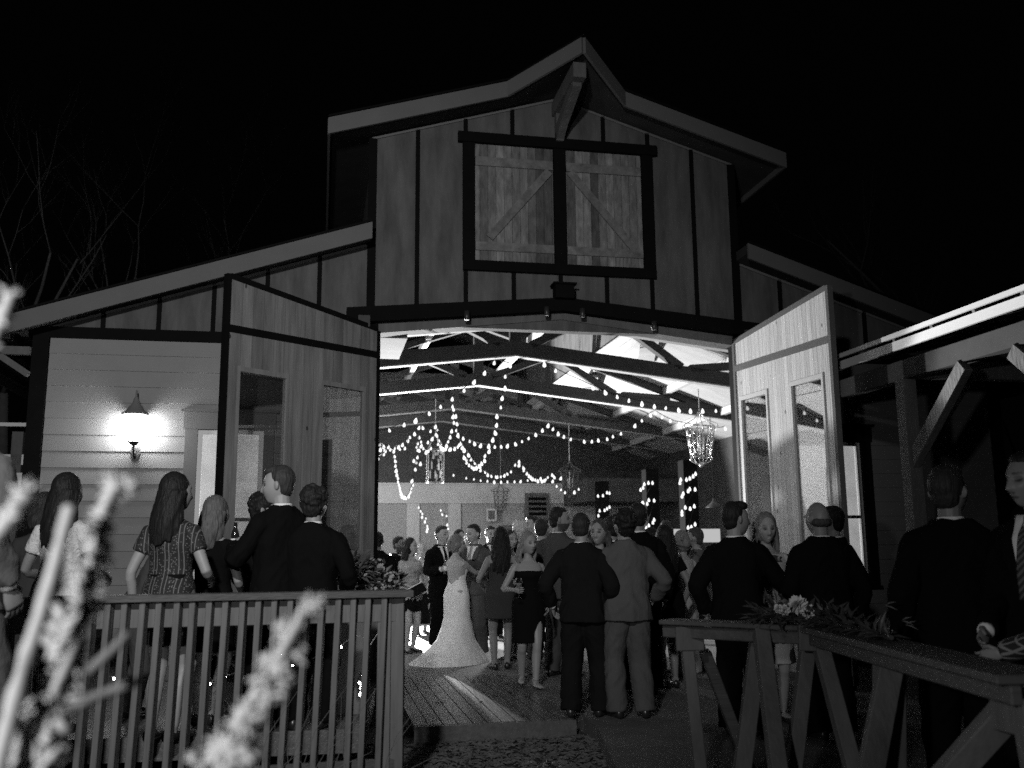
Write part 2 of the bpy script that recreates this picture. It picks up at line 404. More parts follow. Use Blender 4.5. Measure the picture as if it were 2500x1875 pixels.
# lap siding with windows
def siding(s, hole):
    mb = MB(); z = 0.0; step = .186
    u0, u1 = 2.47, 6.02; h0, h1, hz0, hz1 = hole
    while z < 3.88:
        zt = min(z+step+.015, 3.9)
        segs = [(u0, u1)] if (zt < hz0-.1 or z > hz1+.1) else [(u0, h0-.13), (h1+.13, u1)]
        for a, b in segs:
            x0, x1 = sorted((s*a, s*b))
            mb.hexa([(x0, -.028, z), (x1, -.028, z), (x1, .0, z), (x0, .0, z), (x0, -.012, zt), (x1, -.012, zt), (x1, .0, zt), (x0, .0, zt)])
        z += step
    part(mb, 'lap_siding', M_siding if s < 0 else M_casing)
    wl = MB()
    for a in ((u0, h0, 0, 3.9), (h1, u1, 0, 3.9), (h0, h1, 0, hz0), (h0, h1, hz1, 3.9)):
        wl.box((s*a[0], .002, a[2]), (s*a[1], .12, a[3]))
    part(wl, 'aisle_wall', M_iwall)
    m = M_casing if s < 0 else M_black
    c = MB()
    c.box((s*(h0-.12), -.045, hz0-.1), (s*h0, .0, hz1)); c.box((s*h1, -.045, hz0-.1), (s*(h1+.14), .0, hz1))
    c.box((s*(h0-.14), -.05, hz1+.002), (s*(h1+.16), .0, hz1+.2)); c.box((s*(h0-.17), -.075, hz1+.202), (s*(h1+.19), 0, hz1+.235))
    c.box((s*(h0-.14), -.07, hz0-.14), (s*(h1+.16), 0, hz0-.102)); 
    w = part(c, 'window', m)
    fr = MB(); t = .05
    fr.box((s*h0, .0, hz0), (s*(h0+t), .06, hz1)); fr.box((s*(h1-t), .0, hz0), (s*h1, .06, hz1)); fr.box((s*(h0+t), .0, hz1-t), (s*(h1-t), .06, hz1)); fr.box((s*(h0+t), .0, hz0), (s*(h1-t), .06, hz0+t))
    zm = (hz0+hz1)/2-.1; fr.box((s*(h0+t), .01, zm-.02), (s*(h1-t), .05, zm+.02))
    fr.build('sash', M_white, w)
    gl = MB(); gl.box((s*(h0+t), .03, hz0+t), (s*(h1-t), .036, hz1-t)); gl.build('pane', glass('hazy_window_glass', .12, .85, .02, .8, True), w)
siding(-1, (3.62, 4.36, 1.0, 2.87)); siding(1, (3.1, 4.05, 1.07, 2.83))
# interior shell
sh = MB(); sh.box((-6.1, 14.0, 0), (6.1, 14.2, 6.2)); part(sh, 'back_wall', M_iwall)
for s in (-1, 1):
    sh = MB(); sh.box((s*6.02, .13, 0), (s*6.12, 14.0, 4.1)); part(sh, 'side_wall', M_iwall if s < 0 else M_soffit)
    c = MB(); zl = lambda u: 5.13-.33*(u-UG)
    q = [(s*2.2, .16, zl(2.2)), (s*6.02, .16, zl(6.02)), (s*6.02, 14, zl(6.02)), (s*2.2, 14, zl(2.2))]
    slab(c, q if s > 0 else q[::-1], .03); part(c, 'ceiling', M_ceil)
bd = MB(); bd.box((-6.0, 13.93, 2.68), (3.55, 13.99, 3.17)); bd.box((-6.0, 13.90, 3.172), (3.55, 13.99, 3.22)); part(bd, 'header_board', M_band)
for u in (-5.2, -3.6, -2.35, -.55, .55):
    bd = MB(); bd.box((u-.17, 13.95, 0), (u+.17, 13.99, 2.675)); part(bd, 'wall_pilaster', M_band)
# dark upper gable of the back wall and dropped soffit on the right
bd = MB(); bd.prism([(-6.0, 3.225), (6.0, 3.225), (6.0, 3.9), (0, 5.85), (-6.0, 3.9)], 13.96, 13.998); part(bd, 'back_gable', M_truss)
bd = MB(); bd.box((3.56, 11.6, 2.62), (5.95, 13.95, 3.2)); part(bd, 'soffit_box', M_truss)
bd = MB(); bd.box((1.75, 13.92, 0), (2.1, 13.99, 2.1)); part(bd, 'back_door', M_casing)
# louvre vent
lv = MB(); lv.box((2.46, 13.90, 2.26), (3.14, 13.985, 2.96)); v_ = part(lv, 'vent', M_casing)
for i in range(4):
    s_ = MB(); s_.box((2.56, 13.87, 2.36+i*.135), (3.04, 13.896, 2.36+i*.135+.075)); s_.build('louvre', M_black, v_)
# trusses
def truss(w, zap):
    t = MB(); za_ = zap; ze = zap-.115*6; h = .22; d = .07
    for s in (-1, 1):
        pl = [(0, za_), (s*6.0, ze), (s*6.0, ze+h), (0, za_+h)]
        t.prism(pl[::-1] if s < 0 else pl[::1], w-d, w+d) if False else t.prism(pl if s > 0 else pl[::-1], w-d, w+d)
        zt = lambda u: zl(u)-.05
        pl = [(0, zt(0)-.12), (s*6.0, zt(6.0)-.12), (s*6.0, zt(6.0)), (0, zt(0))]
        t.prism(pl if s > 0 else pl[::-1], w-d+.004, w+d-.004)
        for (u0, u1) in ((.25, 1.45), (2.75, 1.55), (2.9, 3.9)):
            zb = za_-.115*u0+h if u0 < 5 else ze
            t.beam((s*u0, w, zb-.02), (s*u1, w, zt(u1)-.16), .12, .14, up=(0, 1, 0))
    t.box((-.09, w-d+.01, za_+h-.02), (.09, w+d-.01, zl(0)-.25))
    tr_ = part(t, 'truss', M_truss)
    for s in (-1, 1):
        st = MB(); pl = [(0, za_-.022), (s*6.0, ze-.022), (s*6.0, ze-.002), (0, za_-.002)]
        st.prism(pl if s > 0 else pl[::-1], w-d, w+d); st.build('chord_lit_strip', M_pine, tr_)  # pale strip added so the chord underside looks brightly lit
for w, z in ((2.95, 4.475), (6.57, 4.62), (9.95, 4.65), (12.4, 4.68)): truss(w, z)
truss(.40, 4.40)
for s in (-1, 1):
    for u in (1.0, 2.4, 3.8, 5.0):
        pu = MB(); pu.box((s*(u-.05), .2, zl(u)-.17), (s*(u+.05), 13.9, zl(u)-.034)); part(pu, 'purlin', M_pine)
# pale diagonal plywood braces in the roof bays
for s in (-1, 1):
    for w in (.6, 3.1, 6.7, 10.1):
        db = MB(); db.beam((s*2.3, w, zl(2.3)-.3), (s*2.9, w+2.0, zl(2.9)-.1), .3, .05); part(db, 'wind_brace', M_ceil)
sp_ = MB(); sp_.box((-2.36, .26, 4.09), (-1.93, 1.6, 4.13)); part(sp_, 'soffit_board', M_ceil)
# interior columns
for w in (4.6, 6.6, 9.95):
    for s in (1, -1):
        cm = MB(); cm.box((s*3.45-.13, w-.13, 0), (s*3.45+.13, w+.13, 3.0)); part(cm, 'column', M_black)
# ---- big hinged doors
def barn_door(hinge, free, pale, L_, wins):
    h = Vector((hinge[0], hinge[1], 0)); d = Vector((free[0]-hinge[0], free[1]-hinge[1], 0)); ang = math.atan2(d.y, d.x)
    e = MB(); T = .05
    zt = lambda x: 4.10+.20*x/L_
    z0, z1 = 1.45, 3.35
    cells = []
    xs = [0.02, wins[0][0], wins[0][1], wins[1][0], wins[1][1], L_-.02]
    for i in range(5):
        a, b = xs[i], xs[i+1]
        if i in (1, 3):
            cells += [(a, b, .06, z0), (a, b, z1, None)]
        else: cells.append((a, b, .06, None))
    for a, b, c, t in cells:
        ta, tb = (zt(a)-.01, zt(b)-.01) if t is None else (t, t)
        e.hexa([(a, -T/2, c), (b, -T/2, c), (b, T/2, c), (a, T/2, c), (a, -T/2, ta), (b, -T/2, tb), (b, T/2, tb), (a, T/2, ta)])
    door = e.build('barn_door', M_door_lit if pale else M_door, barn)
    door.location = h; door.rotation_euler.z = ang
    fr = MB(); side = 1 if pale else -1
    m = M_black
    W_ = .035
    fr.box((-.03, -W_, .05), (.019, W_, zt(0))); fr.box((L_-.019, -W_, .05), (L_+.03, W_, zt(L_)+.04))
    fr.hexa([(.019, -W_, zt(0)-.012), (L_-.019, -W_, zt(L_)-.012), (L_-.019, W_, zt(L_)-.012), (.019, W_, zt(0)-.012), (.019, -W_, zt(0)+.05), (L_-.019, -W_, zt(L_)+.05), (L_-.019, W_, zt(L_)+.05), (.019, W_, zt(0)+.05)])
    fr.box((.0195, -W_, .0), (L_-.0195, W_, .059))
    za_, zb_ = 3.80, 3.76
    if pale: za_, zb_ = 3.76, 3.73
    fr.hexa([(.02, -W_, za_-.04), (L_-.02, -W_, zb_-.04), (L_-.02, W_, zb_-.04), (.02, W_, za_-.04), (.02, -W_, za_+.04), (L_-.02, -W_, zb_+.04), (L_-.02, W_, zb_+.04), (.02, W_, za_+.04)])
    fr.build('door_frame', M_fascia if pale else M_black, door)
    for a, b in wins:
        t = MB(); k = .024; D = .034
        t.box((a-.01, -D, z0-.03), (a+k, D, z1+.03)); t.box((b-k, -D, z0-.03), (b+.01, D, z1+.03)); t.box((a+k, -D, z1-k), (b-k, D, z1+.03)); t.box((a+k, -D, z0-.03), (b-k, D, z0+k))
        tr = t.build('window', M_dtrim if not pale else M_white, door)
        gl = MB(); gl.box((a+k, -.004, z0+k), (b-k, .004, z1-k)); gl.build('pane', glass('door_glass' if pale else 'dim_door_glass', .28 if pale else .10, .8, .015, .035 if pale else .015), tr)
    return door
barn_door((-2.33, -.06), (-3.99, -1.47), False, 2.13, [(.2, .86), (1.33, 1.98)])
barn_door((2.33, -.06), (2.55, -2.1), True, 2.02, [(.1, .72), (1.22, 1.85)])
# left eave brace
mb = MB(); mb.beam((-6.2, -.1, 3.45), (-6.75, -.1, 3.82), .07, .07); mb.beam((-6.2, -.1, 3.72), (-6.95, -.1, 3.72), .07, .09); part(mb, 'eave_brace', M_timber)

# ================================================================ wall lantern
lx, lw, lz = -5.03, -.16, 2.8
lt = empty('wall_lantern', B(lx, lw, lz), YAW, 'lit carriage lantern with pointed hood on the pale lap siding', 'wall lamp')
mb = MB(); mb.lathe([(0, .50), (.008, .49), (.012, .42), (.03, .38), (.04, .34), (.075, .30), (.10, .255), (.145, .225), (.15, .215), (.14, .205), (.0, .205)], n=20); mb.build('hood', M_casing, lt, True)
mb = MB(); mb.lathe([(0, -.09), (.05, -.09), (.075, -.03), (.10, .08), (.115, .20), (0, .20)], n=20); mb.build('glass_shade', emit('lantern_glow', 65), lt, True)
mb = MB(); mb.lathe([(0, -.14), (.03, -.135), (.06, -.10), (.065, -.092), (0, -.092)], n=16); mb.tube([(0, 0, -.13), (0, .0, -.2), (.0, .05, -.26), (0, .1, -.22), (0, .14, -.15)], .013, 8); mb.build('bracket', M_metal, lt, True)
mb = MB(); mb.sphere((0, .135, -.2), (.055, .022, .11), 14, 8); mb.build('back_plate', M_casing, lt, True)

# ================================================================ pavilion on the right
pav = empty('pavilion', B(2.9, -5, 0), YAW, 'open timber pavilion with metal roof and braced posts beside the barn', 'pavilion')
po = Vector((2.9, -5, 0))
def L(u, w, z): return Vector((u, w, z))-po
def pb(name, segs, m):
    mb = MB()
    for a, b, w, h in segs: mb.beam(L(*a), L(*b), w, h)
    return mb.build(name, m, pav, bevel=.006)
mb = MB(); q = [L(2.78, -10.5, 3.62), L(6.6, -10.5, 4.5), L(6.6, -1.45, 4.5), L(2.78, -1.45, 3.62)]; slab(mb, [tuple(p) for p in q], .03)
for i in range(40):
    w = -1.5-.23*i; mb.beam(L(2.80, w, 3.628), L(6.6, w, 4.505), .02, .02)
mb.build('roof', M_metal, pav)
mb = MB(); mb.box(L(2.745, -10.5, 3.565), L(2.772, -1.47, 3.612)); mb.box(L(2.79, -10.5, 3.445), L(2.82, -1.47, 3.54)); mb.build('fascia', M_bright, pav)
pb('eave_beam', [((2.99, -10.4, 3.27), (2.99, -1.5, 3.27), .14, .2)], M_soffit)
for w in (-2.75, -5.3, -8.6):
    pb('post', [((2.95, w, 0), (2.95, w, 3.165), .15, .15)], M_timber)
    pb('brace', [((2.95, w-.02, 2.3), (2.95, w-.95, 3.14), .09, .15)], M_timber)
    if w < -3: pb('brace', [((2.95, w+.02, 2.3), (2.95, w+.95, 3.14), .09, .15)], M_timber)
    pb('brace', [((2.99, w, 2.35), (3.65, w, 3.2), .09, .15)], M_timber)
    pb('cross_beam', [((3.03, w, 3.28), (6.4, w, 3.28), .13, .19)], M_timber)
    pb('king_post', [((4.8, w, 3.38), (4.8, w, 4.0), .12, .12)], M_timber)
for i in range(15): pb('rafter', [((2.8, -1.6-.62*i, 3.53), (6.5, -1.6-.62*i, 4.38), .05, .12)], M_timber)
for w in (-2.75, -9): pb('post', [((6.3, w, 0), (6.3, w, 4.2), .15, .15)], M_timber)

# pergola seen past the left corner
pg = empty('pergola', B(-8.2, 2.5, 0), YAW, 'slatted timber pergola past the left corner of the barn', 'pergola')
for nm, a, b, w, h in (('post', (-1.2, 0, 0), (-1.2, 0, 3.1), .14, .14), ('post', (1.2, 0, 0), (1.2, 0, 3.1), .14, .14), ('top_beam', (-1.8, 0, 3.2), (1.7, 0, 3.2), .1, .05), ('plank', (-.4, -.05, 2.72), (1.6, -.05, 2.72), .04, .14), ('plank', (-.6, -.1, 2.44), (1.6, -.1, 2.44), .04, .2)):
    mb = MB(); mb.beam(a, b, w, h); mb.build(nm, M_bright if nm != 'post' else M_timber, pg)

# ================================================================ video light inside, behind the dancers
vl = empty('video_light', B(-1.5, 8.4, 0), YAW, 'bright video light on a thin stand glaring from behind the dancing guests', 'video light')
mb = MB(); mb.tube([(0, 0, .5), (0, 0, 1.27)], .014, 8)
for a in range(3): mb.tube([(0, 0, .5), (.35*math.cos(a*2.1), .35*math.sin(a*2.1), .01)], .01, 6)
mb.build('stand', M_metal, vl)
mb = MB(); mb.box((-.09, .0, 1.25), (.09, .05, 1.39)); mb.build('housing', M_metal, vl)
mb = MB(); mb.box((-.08, -.012, 1.26), (.08, -.002, 1.38)); mb.build('lens', emit('video_lens', 60), vl)
key = lamp('video_light_beam', B(-1.5, 8.3, 1.35), 6400, .05, 'SPOT'); key.data.spot_size = R(178); key.data.spot_blend = .1
key.rotation_euler = (-BW*.925+Vector((0, 0, .38))).to_track_quat('-Z', 'Y').to_euler()
amb = lamp('hall_fill_light', B(-2.0, 10.9, 3.0), 170, .3)  # added fill without a fixture, brightens the back wall
rim = lamp('added_rim_light', B(.45, 4.6, 1.45), 150, .05, 'SPOT')  # added spot without a fixture, rims the guests from behind
beam = lamp('added_fascia_spot', B(-1.5, 8.3, 1.37), 14000, .04, 'SPOT'); beam.data.spot_size = R(9); beam.data.spot_blend = .2  # extra spot added to brighten the pavilion fascia, no fixture of its own
beam.rotation_euler = (B(2.75, -6.0, 3.5)-beam.location).to_track_quat('-Z', 'Y').to_euler()
rim.data.spot_size = R(130); rim.rotation_euler = (-BW).to_track_quat('-Z', 'Y').to_euler()

# ================================================================ string lights
bulb_mb = MB(); bulb_mb.lathe([(0, .012), (.008, .01), (.012, 0), (.022, -.02), (.03, -.045), (.027, -.068), (.014, -.08), (0, -.083)], n=10)
bulb_me = bulb_mb.mesh('bulb', True); bulb_me.materials.append(M_bulb)
cap_mb = MB(); cap_mb.lathe([(0, .04), (.011, .04), (.013, .0), (0, .0)], n=8)
def zpx(l, ox=880, oy=750, k=.2953): return [(ox+x*k, oy+y*k) for x, y in l]
def string(label, pts, Y0, Y1, extra_start=None, size=.8, bulbs=True, skip=()):
    n = len(pts); P = []
    for i, (x, y) in enumerate(pts):
        P.append(at(x, y, Y0+(Y1-Y0)*i/max(1, n-1)))
    s = empty('string_lights', P[0]+Vector((0, 0, .05)), 0, label, 'string lights', 'festoon strings of bulbs hung under the trusses')
    o = P[0]+Vector((0, 0, .05))
    wp = [p+Vector((0, 0, .05))-o for p in P]
    if extra_start: wp = [at(*extra_start)-o]+wp
    mb = MB(); mb.tube(catmull(wp, 4), .007, 5); mb.build('wire', M_wire, s)
    for i, p in enumerate(P):
        if i in skip: continue
        b = bpy.data.objects.new('bulb', bulb_me); col.objects.link(b); b.parent = s; b.location = p-o+Vector((0, 0, .035))
        b.scale = (size*rnd.uniform(.75, 1.2),)*3; b.rotation_euler = (rnd.uniform(-.3, .3), rnd.uniform(-.3, .3), 0)
    return s
string('string of bulbs rising from the dark left door edge to the second truss', zpx([(236, 1027), (363, 979), (460, 940), (566, 885), (662, 830), (760, 765), (858, 694), (945, 622), (1030, 547), (1108, 465), (1240, 488)]), 13.6, 14.8, (910, 1056, 13.4))
string('string of bulbs sloping down right from the second truss to the pale door', zpx([(1520, 475), (1615, 530), (1720, 583), (1823, 627), (1916, 670), (2020, 709), (2121, 747)])+zpx([(460, 947), (566, 970), (670, 994), (766, 1010), (867, 1023), (967, 1030), (1068, 1030), (1178, 1033)], 1400, 700), 14.9, 15.2)
string('deep bright loop of bulbs hanging in the middle of the opening', zpx([(1198, 580), (1196, 673), (1175, 756), (1161, 836), (1128, 906), (1128, 980), (1110, 1042), (1096, 1100), (1062, 1153), (1068, 1196), (1033, 1236), (1025, 1273), (1000, 1298), (980, 1320), (960, 1333), (938, 1340), (918, 1330), (898, 1313), (880, 1293), (878, 1270), (857, 1243), (890, 1226), (862, 1186), (847, 1165), (828, 1130), (812, 1077), (803, 1062), (797, 1022), (796, 970)]), 14.6, 17.2)
string('long shallow string of bulbs across the upper right half of the opening', zpx([(808, 1060), (848, 1090), (902, 1115), (940, 1132), (998, 1147), (1110, 1160), (1162, 1158), (1220, 1150), (1278, 1135), (1335, 1117), (1392, 1090), (1447, 1058), (1505, 1022), (1555, 982), (1595, 1013), (1635, 1048), (1683, 1075), (1742, 1098), (1848, 1115), (1915, 1115), (1965, 1105), (2038, 1095), (2087, 1075), (2155, 1050)])+zpx([(512, 1152), (565, 1112), (633, 1065), (677, 1048), (737, 1083), (800, 1113), (872, 1137), (1170, 1182), (1252, 1175)], 1400, 700), 16.8, 17.8)
string('low swag of bulbs under the far trusses left of the hanging lanterns', zpx([(890, 1226), (916, 1267), (942, 1298), (995, 1353), (1028, 1372), (1052, 1390), (1080, 1402), (1118, 1408), (1133, 1408), (1162, 1407), (1194, 1395), (1212, 1384), (1246, 1365), (1280, 1307), (1312, 1280)]), 19.5, 20.5)
string('short dense swag of bulbs beside the small right lantern', zpx([(1315, 1308), (1345, 1334), (1352, 1358), (1378, 1380), (1393, 1398), (1408, 1412), (1426, 1425), (1445, 1432), (1466, 1440), (1490, 1420), (1497, 1440), (1518, 1437), (1535, 1430), (1550, 1412), (1584, 1390), (1601, 1409), (1592, 1442), (1622, 1485), (1661, 1515), (1692, 1536)]), 20.5, 21)
string('nearly level row of bulbs along the top of the white header board', zpx([(770, 1394), (876, 1418), (940, 1428), (992, 1438), (1050, 1442), (1105, 1447), (1163, 1449), (1215, 1448), (1274, 1447), (1327, 1443), (1382, 1437)]), 22.5, 22.5)
string('pair of bulbs trailing right of the small right lantern', zpx([(1660, 1417), (1770, 1532), (1803, 1510)]), 21, 21)
string('tangled bulbs at the far left beside the dark door edge', zpx([(140, 1252), (197, 1225), (200, 1187), (166, 1180), (157, 1145), (192, 1157), (235, 1163), (247, 1185), (272, 1200), (283, 1172), (318, 1160), (322, 1178), (350, 1140), (370, 1173), (395, 1107), (405, 1080), (446, 1050), (487, 1000), (513, 1002)]), 17, 18)
string('narrow V shaped loop of bulbs hanging lowest at the left', zpx([(279, 1195), (280, 1240), (284, 1277), (290, 1317), (297, 1354), (300, 1390), (308, 1420), (308, 1450), (318, 1476), (323, 1500), (330, 1525), (335, 1545), (344, 1565), (362, 1583), (378, 1587), (394, 1570), (405, 1550), (408, 1530), (422, 1503), (432, 1475), (430, 1440), (453, 1345), (462, 1290), (443, 1273), (472, 1245), (470, 1190), (466, 1160), (474, 1130), (485, 1080)]), 17.5, 18.5)
string('bulbs dipping in front of the square glass lantern', zpx([(497, 1298), (484, 1188), (500, 1118), (507, 1150), (520, 1175), (543, 1202), (563, 1195), (583, 1170), (597, 1092), (626, 1057), (636, 1070), (640, 1020), (623, 990), (582, 1030), (560, 1122)]), 18, 18.4)
string('row of bulbs right of the square glass lantern meeting the deep loop', zpx([(643, 1105), (645, 1137), (660, 1155), (672, 1170), (687, 1178), (706, 1175), (714, 1150), (738, 1180), (748, 1178), (782, 1174), (806, 1160), (815, 1145)]), 18.4, 18)
string('short hanging strand of bulbs left of the deep loop', zpx([(762, 828), (768, 850), (770, 908), (790, 905), (772, 960), (797, 970), (756, 1028), (743, 1078), (728, 1118), (711, 1150)]), 16.4, 17.4)
string('bulbs climbing the wall panel above the dancers at the far left', [(1023, 1240), (1027, 1249), (1031, 1255), (1031, 1263), (1040, 1267), (1038, 1274), (1043, 1285), (1043, 1291), (1042, 1297)], 24, 24)
string('few bulbs on the wall behind the tall guest near the bride', [(1076, 1247), (1079, 1257), (1090, 1261), (1092, 1282), (1094, 1292)], 24, 24)
# fairy lights wound round the three columns on the right
for lab, w, pl in (('fairy lights wound round the farthest interior column', 9.95, [(1460, 1211), (1472, 1210), (1482, 1203), (1488, 1204), (1464, 1247), (1476, 1246), (1482, 1242), (1488, 1238), (1461, 1259)]),
                   ('fairy lights wound round the middle interior column', 6.6, [(1564, 1196), (1570, 1191), (1573, 1182), (1583, 1179), (1593, 1179), (1568, 1228), (1570, 1228), (1580, 1230), (1584, 1221), (1597, 1222), (1578, 1289), (1584, 1283), (1594, 1276), (1597, 1269)]),
                   ('fairy lights wound round the interior column nearest the pale door', 4.6, [(1662, 1171), (1660, 1179), (1676, 1171), (1684, 1168), (1692, 1163), (1698, 1157), (1665, 1212), (1668, 1205), (1680, 1199), (1684, 1194), (1697, 1195), (1665, 1250), (1665, 1256), (1673, 1239), (1685, 1242), (1695, 1236), (1680, 1288), (1688, 1287), (1697, 1280)])):
    P = [B(*facw(x, y, w-.15)) for x, y in pl]
    s = empty('fairy_lights', P[0], 0, lab, 'fairy lights', 'fairy lights wound round the columns')
    mb = MB(); mb.tube([p-P[0] for p in P], .004, 4); mb.build('wire', M_wire, s)
    for p in P:
        b = bpy.data.objects.new('bulb', bulb_me); col.objects.link(b); b.parent = s; b.location = p-P[0]+Vector((0, 0, .03)); b.scale = (.8, .8, .8)

# ================================================================ hanging lanterns
def lantern(px, ytop, ybot, w, label, zrod, m):
    u, _, zt = facw(px, ytop, w); zb = facw(px, ybot, w)[2]; h = zt-zb
    e = empty('hanging_lantern', B(u, w, zt), YAW, label, 'lantern', 'tapered crystal lanterns hung from the trusses')
    mb = MB(); mb.tube([(0, 0, 0), (0, 0, zrod-zt)], .009, 6); mb.build('rod', M_silver, e)
    mb = MB(); n = 8
    rt_, rb = .30*h, .185*h
    for i in range(n):
        a = 2*math.pi*i/n+.2; c, s_ = math.cos(a), math.sin(a)
        mb.tube(catmull([(.03*c*h, .03*s_*h, -.02*h), (.08*c*h, .08*s_*h, -.12*h), (.2*c*h, .2*s_*h, -.2*h), (rt_*1.06*c, rt_*1.06*s_, -.26*h), (rt_*1.1*c, rt_*1.1*s_, -.33*h)], 3), .007, 5)
        mb.tube([(rt_*.9*c, rt_*.9*s_, -.3*h), (rb*c, rb*s_, -.86*h)], .009, 5)
        a2 = a+2*math.pi/n; c2, s2 = math.cos(a2), math.sin(a2); am = a+math.pi/n; cm, sm = math.cos(am), math.sin(am)
        for z0, z1, f0, f1 in ((-.33, -.5, .88, .8), (-.5, -.68, .8, .72), (-.68, -.84, .72, .63)):
            ra, rb_ = rt_*f0, rt_*f1; rm = (ra+rb_)/2*.96; zm = (z0+z1)/2*h
            mb.tube([(ra*c, ra*s_, z0*h), (rm*cm, rm*sm, zm), (rb_*c, rb_*s_, z1*h)], .005, 4)
            mb.tube([(ra*c2, ra*s2, z0*h), (rm*cm, rm*sm, zm), (rb_*c2, rb_*s2, z1*h)], .005, 4)
        mb.tube(catmull([(rb*c, rb*s_, -.86*h), (rb*1.12*c, rb*1.12*s_, -.9*h), (rb*.6*c, rb*.6*s_, -.97*h), (0, 0, -1.0*h)], 3), .007, 5)
    for z, r in ((-.3*h, rt_*.9), (-.86*h, rb)):
        mb.tube([(r*math.cos(t*math.pi/10), r*math.sin(t*math.pi/10), z) for t in range(21)], .007, 5)
    mb.sphere((0, 0, -1.0*h), .02*h/.4, 8, 6); mb.build('cage', m, e, True)
    mb = MB(); mb.tube([(0, 0, -.3*h), (0, 0, -.8*h)], .012, 6)
    for i in range(3):
        a = 2.1*i; mb.tube([(.0, .0, -.78*h), (.06*math.cos(a), .06*math.sin(a), -.72*h), (.06*math.cos(a), .06*math.sin(a), -.5*h)], .010, 6)
    mb.build('candle_cluster', M_white, e, True)
    return e
lantern(1707, 1003, 1135, 4.0, 'large crystal lantern gleaming beside the pale open door', 4.2, M_silver)
lantern(1390, 1125, 1212, 9.9, 'dim crystal lantern over the bearded guest', 4.3, M_timber)
lantern(1222, 1178, 1250, 13.0, 'dim crystal lantern hanging lowest in front of the white header board', 4.4, M_timber)
u, w, zt = facw(1063, 1098, 7.0); zb = facw(1063, 1178, 7)[2]
gl_ = empty('glass_box_lantern', B(u, w, zb), YAW, 'square glass box lantern with candle bulbs amid the string lights', 'lantern')
h = zt-zb; r = .15
mb = MB()
for sx in (-1, 1):
    for sy in (-1, 1):
        mb.tube([(sx*r, sy*r, 0), (sx*r, sy*r, h)], .008, 5); mb.tube([(sx*r, sy*r, h), (sx*.02, sy*.02, h+.28)], .006, 5)
for z in (0, h):
    mb.tube([(r, r, z), (-r, r, z), (-r, -r, z), (r, -r, z), (r, r, z)], .008, 5)
mb.tube([(0, 0, h+.28), (0, 0, h+1.0)], .006, 5); mb.build('frame', M_silver, gl_)
mb = MB(); mb.box((-r+.01, -r+.002, .01), (r-.01, -r+.006, h-.01)); mb.box((-r+.002, -r+.01, .01), (-r+.006, r-.01, h-.01)); mb.build('pane', glass('window_glass'), gl_)
for x, z in ((-.07, .36), (.07, .34), (-.1, .18), (0, .18), (.1, .2)):
    mb = MB(); mb.tube([(x, 0, z-.1), (x, 0, z)], .014, 8); mb.lathe([(0, z+.07), (.006, z+.05), (.018, z+.015), (.012, z+.001), (0, z+.001)], (x, 0, 0), 8); mb.build('candle', emit('dim_candle', .55), gl_, True)
pl_ = empty('pendant_lamp', B(*facw(1743, 1238, 5.5)), 0, 'dark wide brimmed pendant lamp hanging near the pale door', 'pendant lamp')
mb = MB(); mb.lathe([(0, .16), (.02, .16), (.03, .12), (.06, .08), (.16, .0), (.16, -.01), (0, .03)], n=18); mb.build('shade', M_metal, pl_, True)
mb = MB(); mb.tube([(0, 0, .16), (0, 0, 1.8)], .006, 5); mb.build('cord', M_wire, pl_)
# white screen panel and framed picture at the back
sc_ = empty('white_screen', B(*facw(1703, 1322, 9.0)), YAW, 'white board with its own glow standing at the back right of the hall', 'board')
mb = MB(); mb.box((-.55, 0, -.02), (.55, .02, .28)); mb.build('board', emit('board_glow', .5), sc_)  # board emits a glow in place of light falling on it
for sx in (-1, 1):
    mb = MB(); mb.box((sx*.5, -.03, -1.33), (sx*.45, .05, -.03)); mb.build('leg', M_metal, sc_)
pc = empty('picture', B(*facw(1200, 1257, 13.85)), YAW, 'small pale picture on the back wall beyond the groom', 'picture')
mb = MB(); mb.box((-.14, 0, -.17), (.14, .03, .17)); mb.build('frame', M_white, pc)
mb = MB(); mb.box((-.09, -.006, -.12), (.09, -.002, .12)); mb.build('print', M_casing, pc)

# ================================================================ left deck and railing
# raised platform the left guests stand on
pf = MB(); y0_ = 5.75
cut = [Vector((-.98, 6.95)), Vector((-3.3, 6.62)), Vector((-3.42, 2.0)), Vector((-8.5, 2.0)), Vector((-8.5, 10.1))]
e0 = B(-2.2, -.1, 0)
top = [(-1.06, 6.98), (e0.x, e0.y), B(-7.5, -.1, 0).to_2d()[:], (-9.0, 2.0), (-3.55, 2.0), (-3.22, 6.62)]
n = len(top)
pf.add([(x, y, .25) for x, y in top]+[(x, y, .09) for x, y in top], [tuple(range(n)), tuple(range(2*n-1, n-1, -1))]+[((i+1) % n, i, i+n, (i+1) % n+n) for i in range(n)])
plat = pf.build('raised_deck', M_deck); plat['kind'] = 'structure'
ra = at(985, 1440, 6.55); rb = at(115, 1452, 6.05); rc = Vector((-3.55, 3.2, ra.z))
ra.z = rb.z = rc.z = 1.19
rl = empty('deck_railing', ra*1.0-Vector((0, 0, 1.19)), 0, 'long wooden deck railing with square balusters in front of the left guests', 'railing')
o_ = Vector(rl.location)
def rbuild(name, segs, m):
    mb = MB()
    for a, b, w, h in segs: mb.beam(Vector(a)-o_, Vector(b)-o_, w, h)
    return mb.build(name, m, rl, bevel=.004)
dz = Vector((0, 0, 1))
dir1 = (rb-ra).normalized(); dir2 = (rc-rb).normalized()
rbuild('cap_rail', [(ra-dir1*.06, rb-dir1*.0, .17, .045)], M_cap); rbuild('cap_rail', [(rb+dir2*.085+dz*.0, rc, .17, .045)], M_cap)
nrm = Vector((-dir1.y, dir1.x, 0));
if nrm.y < 0: nrm = -nrm
